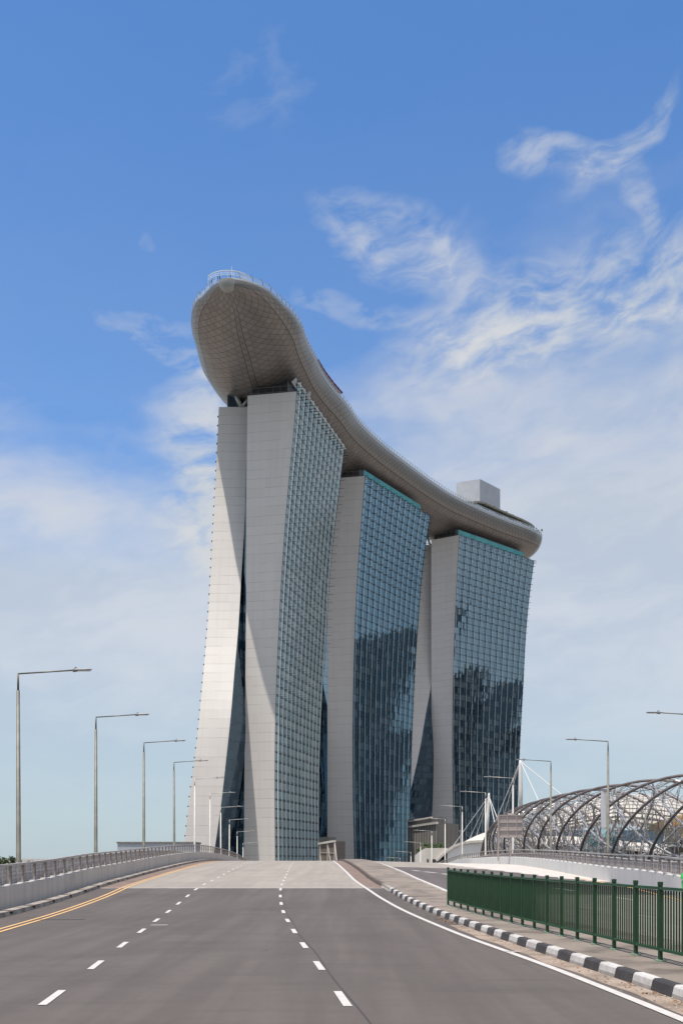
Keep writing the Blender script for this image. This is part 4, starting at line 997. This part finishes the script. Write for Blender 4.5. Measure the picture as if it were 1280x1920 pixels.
for i, (px, py, D, r) in enumerate(((-16, 1604, 330, 8), (8, 1607, 340, 5), (22, 1608.5, 350, 4.5), (45, 1611, 350, 4))):
    c = P(px, py, D); tree(c.x, D, -9, c.z + 9 + .1, r, ['large dark tree at the left edge beyond the parapet', 'round tree beyond the parapet beside the first lamp', 'low tree beyond the parapet left of the nearest lamp pole', 'smallest low tree just right of the nearest lamp pole'][i], 1100, 'far trees beyond the left parapet', i)
def shrub(name, x, y, z, rx, ry, rz, n, label, leaf=.16, seed=3, m='leaf'):
    root = empty(name, (x, y, z)); tag(root, label, 'shrub')
    mb = MB()
    for k in range(6): a = k * 1.05; mb.tube([(0, 0, -.05), (math.cos(a) * rx * .5, math.sin(a) * ry * .5, rz * .9)], [.06, .02], 5)
    mb.build('stem', M['trunk'], root)
    mb = MB(); crown_mesh(mb, (0, 0, rz), rx, ry, rz, n, leaf, seed); mb.build('foliage', M[m], root)

for i, (ds, sc_) in enumerate(((9.5, 1.25), (15.0, .8), (6.0, .6))):
    p, t, n = frame(SLEN - ds); q = p + n * (fW(SLEN - ds) - 2.2)
    shrub('potted_tree', q.x, q.y, ZR + .3, 1.5 * sc_, 1.5 * sc_, 2.6 * sc_, int(420 * sc_), ['small tree standing at the far end of the roof deck', 'low shrub on the far deck terrace beside the canopy end', 'lowest shrub at the very end of the roof deck rim'][i], .24, 20 + i, 'leaf_far')
for i, f_ in enumerate((.45, .62, .70, .93)):
    s = sA + (sB - sA) * f_; p, t, n = frame(s); q = p + n * (fW(s) - 8)
    shrub('roof_shrub', q.x, q.y, ZR + 8.4 - 2.2 * f_ + 1.1, .8 + .3 * (i % 2), .8, .7, 150, ['first shrub growing on the canopy roof from the left', 'second shrub growing on the canopy roof from the left', 'third shrub growing on the canopy roof from the left', 'last shrub on the canopy roof, near its far end'][i], .2, 30 + i, 'leaf_far')

# ------------------------------------------------------------------ low buildings at the tower feet
# grey block beyond the left parapet
root = empty('low_building', (-64, 356, -9)); tag(root, 'long low grey flat roofed building beyond the left parapet', 'building')
mb = MB(); mb.box((0, 0, 7.6), (26, 18, 16.0)); mb.build('wall', M['grey_blue'], root); mb = MB(); mb.box((0, 0, 15.85), (26.6, 18.6, .5)); mb.build('roof', M['grey_wall'], root)
# glazed pavilion with white frame right of the nearest tower
root = empty('entrance_pavilion'); tag(root, 'small brown louvred pavilion with white slanted frame at the foot of the nearest tower', 'pavilion')
a, b = P(597, 1612, 408), P(628, 1612, 396); za, zb = P(0, 1582, 408).z, P(0, 1577, 396).z
mb = MB(); mb.face([(a.x, 408, -9), (b.x, 396, -9), (b.x, 396, zb), (a.x, 408, za)]); mb.face([(b.x, 396, -9), (b.x + 4, 404, -9), (b.x + 4, 404, zb), (b.x, 396, zb)]); mb.face([(a.x, 408, za), (b.x, 396, zb), (b.x + 4, 404, zb), (a.x + 4, 418, za)]); mb.build('louvre_wall', M['brown'], root)
mb = MB(); f = lambda t, z, o=.3: Vector((a.x + (b.x - a.x) * t, 408 - 12 * t - o, z))
mb.bar(f(0, za), f(1, zb), .8, .8)
for t in (.1, .55, .97): mb.bar(f(t, -9), f(t, za + (zb - za) * t), .35, .35)
mb.bar(f(.55, za), f(.75, -1), .35, .35); mb.bar(f(.97, zb), f(1.25, -9), .4, .4); mb.bar(f(.1, 3.6), f(.97, 3.4), .2, .2); mb.bar(f(.1, 3.6), f(.3, -9), .25, .25)
mb.build('frame', M['cream'], root)
mb = MB(); u0, u1 = P(597, 1574, 412), P(616, 1569, 404); prism(mb, [(u0.x, 412), (u1.x, 404), (u1.x + 3, 412), (u0.x + 3, 420)], za, u1.z); mb.build('roof_storey', M['grey_wall'], root)
# annexe between middle and farthest tower
root = empty('annexe_building'); tag(root, 'grey brown annexe with pale slanted roof edges between the middle and farthest towers', 'building')
a, b = P(764, 1612, 505), P(817.5, 1612, 468); za, zb = P(0, 1551, 505).z, P(0, 1543, 468).z
mb = MB(); mb.face([(a.x, 505, -9), (b.x, 468, -9), (b.x, 468, zb), (a.x, 505, za)]); mb.face([(b.x, 468, -9), (b.x + 12, 482, -9), (b.x + 12, 482, zb), (b.x, 468, zb)]); mb.face([(a.x, 505, za), (b.x, 468, zb), (b.x + 12, 482, zb), (a.x + 12, 520, za)]); mb.build('wall', M['grey_wall'], root)
mb = MB(); f = lambda t, z, o=.3: Vector((a.x + (b.x - a.x) * t, 505 - 37 * t - o, z)); mb.bar(f(0, za), f(1.02, zb), 1.3, 1.0)
for k in range(12): mb.bar(f(k / 11, -9, .1), f(k / 11, za + (zb - za) * k / 11, .1), .12, .12)
mb.build('roof_edge', M['cream'], root)
mb = MB(); u0, u1 = P(764, 1541, 512), P(809, 1532, 480); prism(mb, [(u0.x, 512), (u1.x, 480), (u1.x + 8, 490), (u0.x + 8, 522)], za - 1, u1.z); mb.build('upper_storey', M['grey_wall'], root)
mb = MB(); mb.bar(Vector((u0.x, 511.6, u1.z - 1)), Vector((u1.x, 479.6, u1.z - .2)), .8, .8); mb.build('roof_edge', M['cream'], root)
# curved planter wall with hedge
root = empty('planter_wall'); tag(root, 'pale rounded planter wall with dark openings beside the road crest', 'wall')
D = 300; pts = []
x0, x1 = P(779, 1600, D).x, P(838, 1600, D).x; zt = P(0, 1590, D).z
for k in range(9): th = math.pi / 2 * k / 8; pts.append((x0 + 3.2 - 3.2 * math.cos(th), D + 5.0 - 5.0 * math.sin(th), zt - 2.2 * math.cos(th) ** 1.5))
for k in range(1, 6): pts.append((x0 + 3.2 + (x1 - x0 - 3.2) * k / 5, D, zt))
mb = MB(); mb.grid([[(x, y, -9), (x, y, z)] for x, y, z in pts]); mb.grid([[(x, y, z), (x + .8, y + 1.6, z)] for x, y, z in pts]); mb.build('wall', M['cream'], root)
mb = MB()
for px, wpx in ((801.5, 3), (813, 6), (826, 7)): c = P(px, 1614, D - .1); mb.box((c.x, D - .05, c.z - 1.0), (wpx * D / FPX, .12, 3.0))
mb.build('opening', M['dark'], root)
c = P(806, 1590, 304); shrub('hedge', c.x, 304, c.z - 1.2, 4.2, 1.5, 1.4, 1300, 'bright green clipped hedge on top of the pale planter wall', .22, 5)
c = P(787, 1595, 303); shrub('hedge', c.x, 303.5, c.z - 1.5, 1.2, 1.2, 1.2, 350, 'low green bush on the sloping left end of the planter wall', .2, 6)
c = P(738, 1612, 240); shrub('shrub', c.x, 240, c.z - 1.0, .9, .9, .8, 250, 'tiny green shrub showing over the road crest before the middle tower', .14, 7)

# ------------------------------------------------------------------ event shell with masts
root = empty('event_shell'); tag(root, 'white curved shell roof with a shallow second vault behind the footbridge tail', 'shell roof')
D = 300
prof = [(818, 1614), (828, 1604), (838, 1595), (850, 1587), (864, 1581.5), (880, 1578.5), (899, 1577.5), (925, 1577)]
rr = []
for px, py in prof: 
    c = P(px, py, D); rr.append([(c.x, D, -9), (c.x, D, c.z), (c.x + 3, D + 16, c.z + .5)])
mb = MB(); mb.grid(rr); mb.build('shell', M['white'], root)
mb = MB()
for (p1, q1), (p2, q2) in zip(prof[:-1], prof[1:]): mb.bar(P(p1, q1, D - .4), P(p2, q2, D - .4), .9, .7)
mb.build('shell_rim', M['cream'], root)
rr = []
for px, py in ((866, 1580), (880, 1572.5), (892, 1567), (905, 1562), (925, 1558), (950, 1556)):
    c = P(px, py, D + 10); b = P(px, 1579, D + 10); rr.append([(b.x, D + 2, b.z), (c.x, D + 10, c.z), (c.x + 2, D + 30, c.z)])
mb = MB(); mb.grid(rr); mb.build('upper_vault', M['cream'], root)
def mast(label, top, bot, D, r, cables):
    root = empty('cable_mast'); tag(root, label, 'mast', 'white cable masts')
    t, b = P(*top, D), P(*bot, D); mb = MB(); mid = t.lerp(b, .45); mb.tube([t, t.lerp(b, .06), mid, b], [r * .5, r * .8, r * 1.15, r], 12); mb.build('mast_pole', M['white'], root, True)
    for (x1, y1), (x2, y2), d2 in cables: mb = MB(); mb.tube([P(x1, y1, D), P(x2, y2, D + d2)], r * .22, 6); mb.build('cable', M['white'], root)
mast('shorter white cable mast before the dark glass of the farthest tower', (916.2, 1487), (911, 1580), 290, .42, [((914, 1495), (849, 1586), 12), ((914.5, 1497), (880, 1572), 12), ((914.5, 1499), (893, 1566), 12), ((916, 1493), (932, 1535), -10), ((916, 1494), (928, 1548), -10)])
mast('tall white cable mast at the right side of the farthest tower', (974.5, 1425), (976, 1545), 270, .52, [((973, 1431), (933, 1530), 10), ((973, 1434), (943, 1530), 10), ((976, 1430), (1013, 1510), -8), ((976.5, 1429), (1062, 1498), -8), ((973, 1433), (920, 1560), 10)])
# small round-shaded lamp before the shell
root = empty('garden_lamp', (P(863, 1600, 190).x, 190, -4.0)); tag(root, 'small pale garden lamp with a cone shade before the white shell', 'garden lamp')
mb = MB(); mb.tube([(0, 0, 0), (0, 0, P(0, 1560, 190).z + 4.0)], .10, 8); mb.build('pole', M['pole_lt'], root); mb = MB(); hh = P(0, 1560, 190).z + 4.0; mb.tube([(0, 0, hh - .1), (0, 0, hh + .35)], [.14, .36], 10); mb.build('lamp_shade', M['pole_lt'], root)

# ------------------------------------------------------------------ helix footbridge
hb = empty('helix_footbridge'); tag(hb, 'steel footbridge wrapped in a double helix of tubes curving across the right side', 'footbridge')
hx = table([(60, 57), (85, 46), (111, 38.2), (127, 34.6), (153, 32.2), (175, 32.4), (200, 34.2), (235, 38.0), (270, 43), (300, 48.5)])
hz = table([(60, 5.2), (153, 5.2), (185, 5.0), (215, 3.8), (240, 1.4), (265, -1.8), (300, -6)])
sp = [(60.0, 0.0)]
yv = 60.0; acc_ = 0.0
HP = [(0.0, Vector((hx(60), 60, hz(60))))]
while yv < 292:
    yv += .5; q = Vector((hx(yv), yv, hz(yv))); acc_ += (q - HP[-1][1]).length; HP.append((acc_, q))
HL = acc_; hs = np.array([h[0] for h in HP]); hv = np.array([tuple(h[1]) for h in HP])
def hp(s): return Vector([float(np.interp(s, hs, hv[:, k])) for k in range(3)])
def hframe(s):
    p = hp(s); t = (hp(min(HL, s + 1)) - hp(max(0, s - 1))).normalized(); x = t.cross(Vector((0, 0, 1))).normalized(); return p, t, x, x.cross(t)
def hpt(s, ang, r):
    p, t, x, u = hframe(s); return p + x * (math.cos(ang) * r) + u * (math.sin(ang) * r)
RO_, RI_ = 5.5, 4.6; PO, PI_ = 50.0, 50.0; NO, NI = 6, 5
for k in range(NO):
    mb = MB(); mb.tube([hpt(s, 2 * math.pi * (k / NO) + 2 * math.pi * s / PO, RO_) for s in np.arange(0, HL, 1.2)], .17, 8); mb.build('outer_tube', M['steel'], hb, True)
for k in range(NI):
    mb = MB(); mb.tube([hpt(s, 2 * math.pi * (k / NI) + .5 - 2 * math.pi * s / PI_, RI_) for s in np.arange(0, HL, 1.2)], .14, 8); mb.build('inner_tube', M['steel_lt'], hb, True)
mb = MB(); rnd = random.Random(4)
for k in range(NO):
    for i, s in enumerate(np.arange(1.5, HL - 4, 1.9)):
        a0 = 2 * math.pi * (k / NO) + 2 * math.pi * s / PO
        # strut to the two closest inner tubes
        best = []
        for j in range(NI):
            for ds in (-2.6, 0.6, 3.2):
                ai = 2 * math.pi * (j / NI) + .5 - 2 * math.pi * (s + ds) / PI_; da = abs((ai - a0 + math.pi) % (2 * math.pi) - math.pi); best.append((da, j, ds, ai))
        best.sort(); used = 0
        for da, j, ds, ai in best[:4]:
            if da < 1.35 and used < 3: mb.tube([hpt(s, a0, RO_), hpt(s + ds, ai, RI_)], .045, 5, False); used += 1
for s in np.arange(2, HL, 5.4):
    ring = [hpt(s, a, RI_ - .1) for a in np.linspace(-.6, math.pi + .6, 16)]; mb.tube(ring, .05, 5, False)
mb.build('bracing', M['steel_lt'], hb)
mb = MB(); rr = []; r2 = []
for s in np.arange(0, HL, 3): p, t, x, u = hframe(s); b = p + Vector((0, 0, -3.5)); rr.append([b - x * 3.0, b + x * 3.0]); r2.append([b - x * 3.1 + Vector((0, 0, -.55)), b - x * 3.0]); 
mb.grid(rr); mb.grid(r2); mb.grid([[a[0] + Vector((0, 0, -.5)), a[1] + Vector((0, 0, -.5))] for a in rr]); mb.build('deck', M['lamp'], hb)
mb = MB()
for sd in (-1, 1):
    pts = []
    for s in np.arange(0, HL, 2): p, t, x, u = hframe(s); pts.append(p + x * 2.9 * sd + Vector((0, 0, -2.3)))
    mb.tube(pts, .05, 5)
    for q in pts: mb.bar(q, q - Vector((0, 0, 1.2)), .06, .06)
mb.build('handrail', M['steel_lt'], hb)
mb = MB()
for y in (118, 165, 212):
    for dxx in (-2.2, 2.2): mb.tube([(hx(y) + dxx * 2.0, y + dxx, -11.5), (hx(y) + dxx * .4, y, hz(y) - 4.2)], .4, 10)
mb.build('pier', M['steel_lt'], hb, True)
# hanger rods from the shell down to the deck edge
for sd in (-1, 1):
    mb = MB()
    for s in np.arange(3, HL - 3, 2.7):
        p, t, x, u = hframe(s)
        e = p + x * 3.05 * sd + Vector((0, 0, -3.5)); mb.tube([e, p + x * 4.3 * sd + u * 1.6], .045, 5, False); mb.tube([e, p + t * 2.5 + x * 5.2 * sd - u * 1.0], .04, 5, False); mb.tube([e, p - t * 2.0 + x * 2.4 * sd + u * 4.3], .035, 5, False)
    mb.build('hanger', M['steel'], hb)

# ------------------------------------------------------------------ mall with ribbed vault behind the footbridge
root = empty('shopping_hall'); tag(root, 'low mall with long ribbed cream vault roof behind the steel footbridge', 'building')
D = 360
arc = [(905, 1600), (930, 1572), (965, 1548), (1010, 1524), (1060, 1504), (1110, 1492), (1160, 1486), (1205, 1487), (1250, 1496), (1290, 1512), (1340, 1540)]
fa = table([(x, y) for x, y in arc])
mb = MB(); ribs = MB(); rows = []
NX = 44; NR_ = 12
for j in range(NR_ + 1):
    t = j / NR_; row = []
    for i in range(NX + 1):
        x = 905 + 435 * i / NX; topz = P(0, fa(x), D).z; X = P(x, 0, D).x; base = 7.0 + 6.0 * (1 - abs(x - 1120) / 230)
        # vault section: rises steeply then curls back
        row.append(Vector((X + t * 6, D - 22 + 34 * (1 - math.cos(t * math.pi / 2)), base + max(.5, topz - base) * math.sin(t * math.pi / 2))))
    rows.append(row)
for j in range(NR_):
    a = rows[j]; b = [p.copy() for p in rows[j + 1]]
    mb.grid([a, b])
    ribs_r = [[p + Vector((0, -.55, -.05)) for p in b], [p + Vector((0, -.55, -.42)) for p in b]]; ribs.grid(ribs_r)
    ribs.grid([[p + Vector((0, -.55, -.05)) for p in b], b])
mb.build('vault_roof', M['vault'], root)
mb = ribs
for i in range(0, NX + 1, 4):
    for j in range(NR_): mb.bar(rows[j][i] + Vector((0, -.3, .1)), rows[j + 1][i] + Vector((0, -.3, .1)), .25, .25)
mb.build('roof_rib', M['grey_wall'], root)
xa, xb = P(905, 0, D).x, P(1345, 0, D).x
mb = MB(); mb.box(((xa + xb) / 2, D - 12, 1.0), (xb - xa, 10, 20)); mb.build('glass_wall', M['glass_d'], root)
mb = MB(); rr = []
for i in range(25): x = xa + (xb - xa) * i / 24; rr.append([(x, D - 40, 4.6 + 1.5 * math.sin(i * .26)), (x, D - 22, 7.4 + 1.5 * math.sin(i * .26))])
mb.grid(rr); mb.grid([[Vector(r[0]) + Vector((0, 0, -.8)), r[0]] for r in rr]); mb.build('lower_roof', M['cream'], root)
mb = MB(); mb.box(((xa + xb) / 2, D - 34, -4.5), (xb - xa, 4, 9)); mb.build('podium', M['dark'], root)  # near-black colour stands for the shade under the mall roofs
mb = MB()
for i in range(30): x = xa + (xb - xa) * i / 29; mb.bar((x, D - 39, -9), (x + 1.5, D - 39, 4.8), .35, .35)
mb.build('column', M['cream'], root)
# petal building at the right edge
root = empty('petal_building'); tag(root, 'tan petal shaped building curling up at the right edge behind the footbridge', 'building')
D = 200
def petal(name, pts, th, m):
    mb = MB(); c = [P(x, y, D + d) for x, y, d in pts]; back = [p + Vector((th, 14, -.5)) for p in c]
    mb.face(c); mb.face(back[::-1])
    for i in range(len(c)): j = (i + 1) % len(c); mb.face([c[i], back[i], back[j], c[j]])
    mb.build(name, m, root)
petal('petal', [(1256, 1556, 0), (1300, 1532, -4), (1345, 1520, -8), (1345, 1570, -8), (1300, 1565, -4), (1267, 1580, 0)], 3, M['tan'])
petal('petal', [(1222, 1545, 8), (1262, 1530, 6), (1345, 1512, 4), (1345, 1535, 4), (1290, 1545, 6), (1240, 1556, 8)], 3, M['tan'])
petal('petal_underside', [(1262, 1584, 4), (1300, 1568, 4), (1345, 1572, 4), (1345, 1612, 4), (1250, 1612, 4)], 3, M['brown'])
# faceted teal pavilion
root = empty('glass_pavilion'); tag(root, 'faceted teal glass pavilion seen through the footbridge tubes', 'pavilion')
D = 250; base = [(1083, 1600), (1100, 1572), (1118, 1556), (1140, 1553), (1158, 1568), (1160, 1598)]
c = [P(x, y, D) for x, y in base]; apex = P(1122, 1572, D - 12); bk = P(1122, 1560, D + 14); 
mb = MB()
for a, b in zip(c[:-1], c[1:]): mb.face([a, b, apex]); mb.face([b, a, bk])
low = [Vector((p.x, p.y, -11)) for p in (c[0], c[-1])]; mb.face([c[0], apex, Vector((apex.x, apex.y, -11)), low[0]]); mb.face([apex, c[-1], low[1], Vector((apex.x, apex.y, -11))]); mb.face([c[-1], bk, Vector((bk.x, bk.y, -11)), low[1]]); mb.face([bk, c[0], low[0], Vector((bk.x, bk.y, -11))])
mb.build('facet_glass', M['teal'], root)
mb = MB()
for a, b in zip(c[:-1], c[1:]): mb.bar(a, b, .25, .25); mb.bar(a, apex, .2, .2)
mb.build('glazing_bar', M['steel_lt'], root)

# ------------------------------------------------------------------ city across the bay, seen mirrored in the tower glass
wm = glass_mat('office_glass', (0.18, 0.26, 0.33), (0.065, 0.095, 0.125), (0.05, 0.07, 0.09), (0.10, 0.13, 0.16), 0.4, 0.02, 0.35, 1.0)
OT = [(588, 788, 44, 252, 'slab'), (602, 836, 44, 240, 'step'), (614, 888, 50, 246, 'slab'), (726, 642, 54, 292, 'slab'), (742, 700, 46, 225, 'step'), (752, 750, 40, 205, 'slab'), (560, 760, 60, 110, 'slab'), (640, 930, 60, 150, 'slab'), (690, 800, 60, 120, 'step'), (700, 590, 50, 160, 'slab'), (800, 800, 60, 150, 'slab'), (830, 880, 60, 140, 'step')]

adj = ['slender', 'stepped', 'tallest broad', 'shorter', 'tall stepped', 'broad', 'narrow stepped', 'wide stepped', 'leftmost reflected', 'squat broad', 'low wide', 'lowest right']
for i, (x, y, wd, h, kd) in enumerate(OT):
    root = empty('office_tower', (x, y, -9)); tag(root, f'{adj[i]} dark office tower across the bay, mirrored in the hotel glass', 'office tower', 'city towers mirrored in the hotel glass')
    rot = (i * .37) % .8; ca, sa = math.cos(rot), math.sin(rot)
    def ring(w2, z): return [Vector((ca * sx * w2 - sa * sy * w2, sa * sx * w2 + ca * sy * w2, z)) for sx, sy in ((-1, -1), (1, -1), (1, 1), (-1, 1), (-1, -1))]
    mb = MB(); zz2 = [0, h * .82, h] if kd == 'step' else [0, h]
    for q in range(len(zz2) - 1):
        w2 = wd / 2 * (1 if q == 0 else .7); r0, r1 = ring(w2, zz2[q]), ring(w2, zz2[q + 1])
        mb.grid([r0, r1], [[(k * 8, zz2[q] / 4) for k in range(5)], [(k * 8, zz2[q + 1] / 4) for k in range(5)]]); mb.face(r1[:4])
    mb.build('tower_body', wm, root)
    mb = MB(); mb.box((0, 0, h + 2), (wd * .4, wd * .4, 5)); mb.build('roof_plant', M['grey_wall'], root)

# ------------------------------------------------------------------ put every empty at the base of its thing
bpy.context.view_layer.update()
for o in [x for x in bpy.data.objects if x.type == 'EMPTY' and x.parent is None]:
    if o.location.length > 1e-6: continue
    lo = Vector((1e9,) * 3); hi = Vector((-1e9,) * 3)
    ch = [c for c in bpy.data.objects if c.parent == o and c.type == 'MESH']
    for c in ch:
        for v in c.bound_box:
            p = c.matrix_world @ Vector(v); lo = Vector(map(min, lo, p)); hi = Vector(map(max, hi, p))
    if not ch: continue
    b = Vector(((lo.x + hi.x) / 2, (lo.y + hi.y) / 2, lo.z)); o.location = b
    for c in ch: c.matrix_parent_inverse = Matrix.Translation(-b)
bpy.context.view_layer.update()
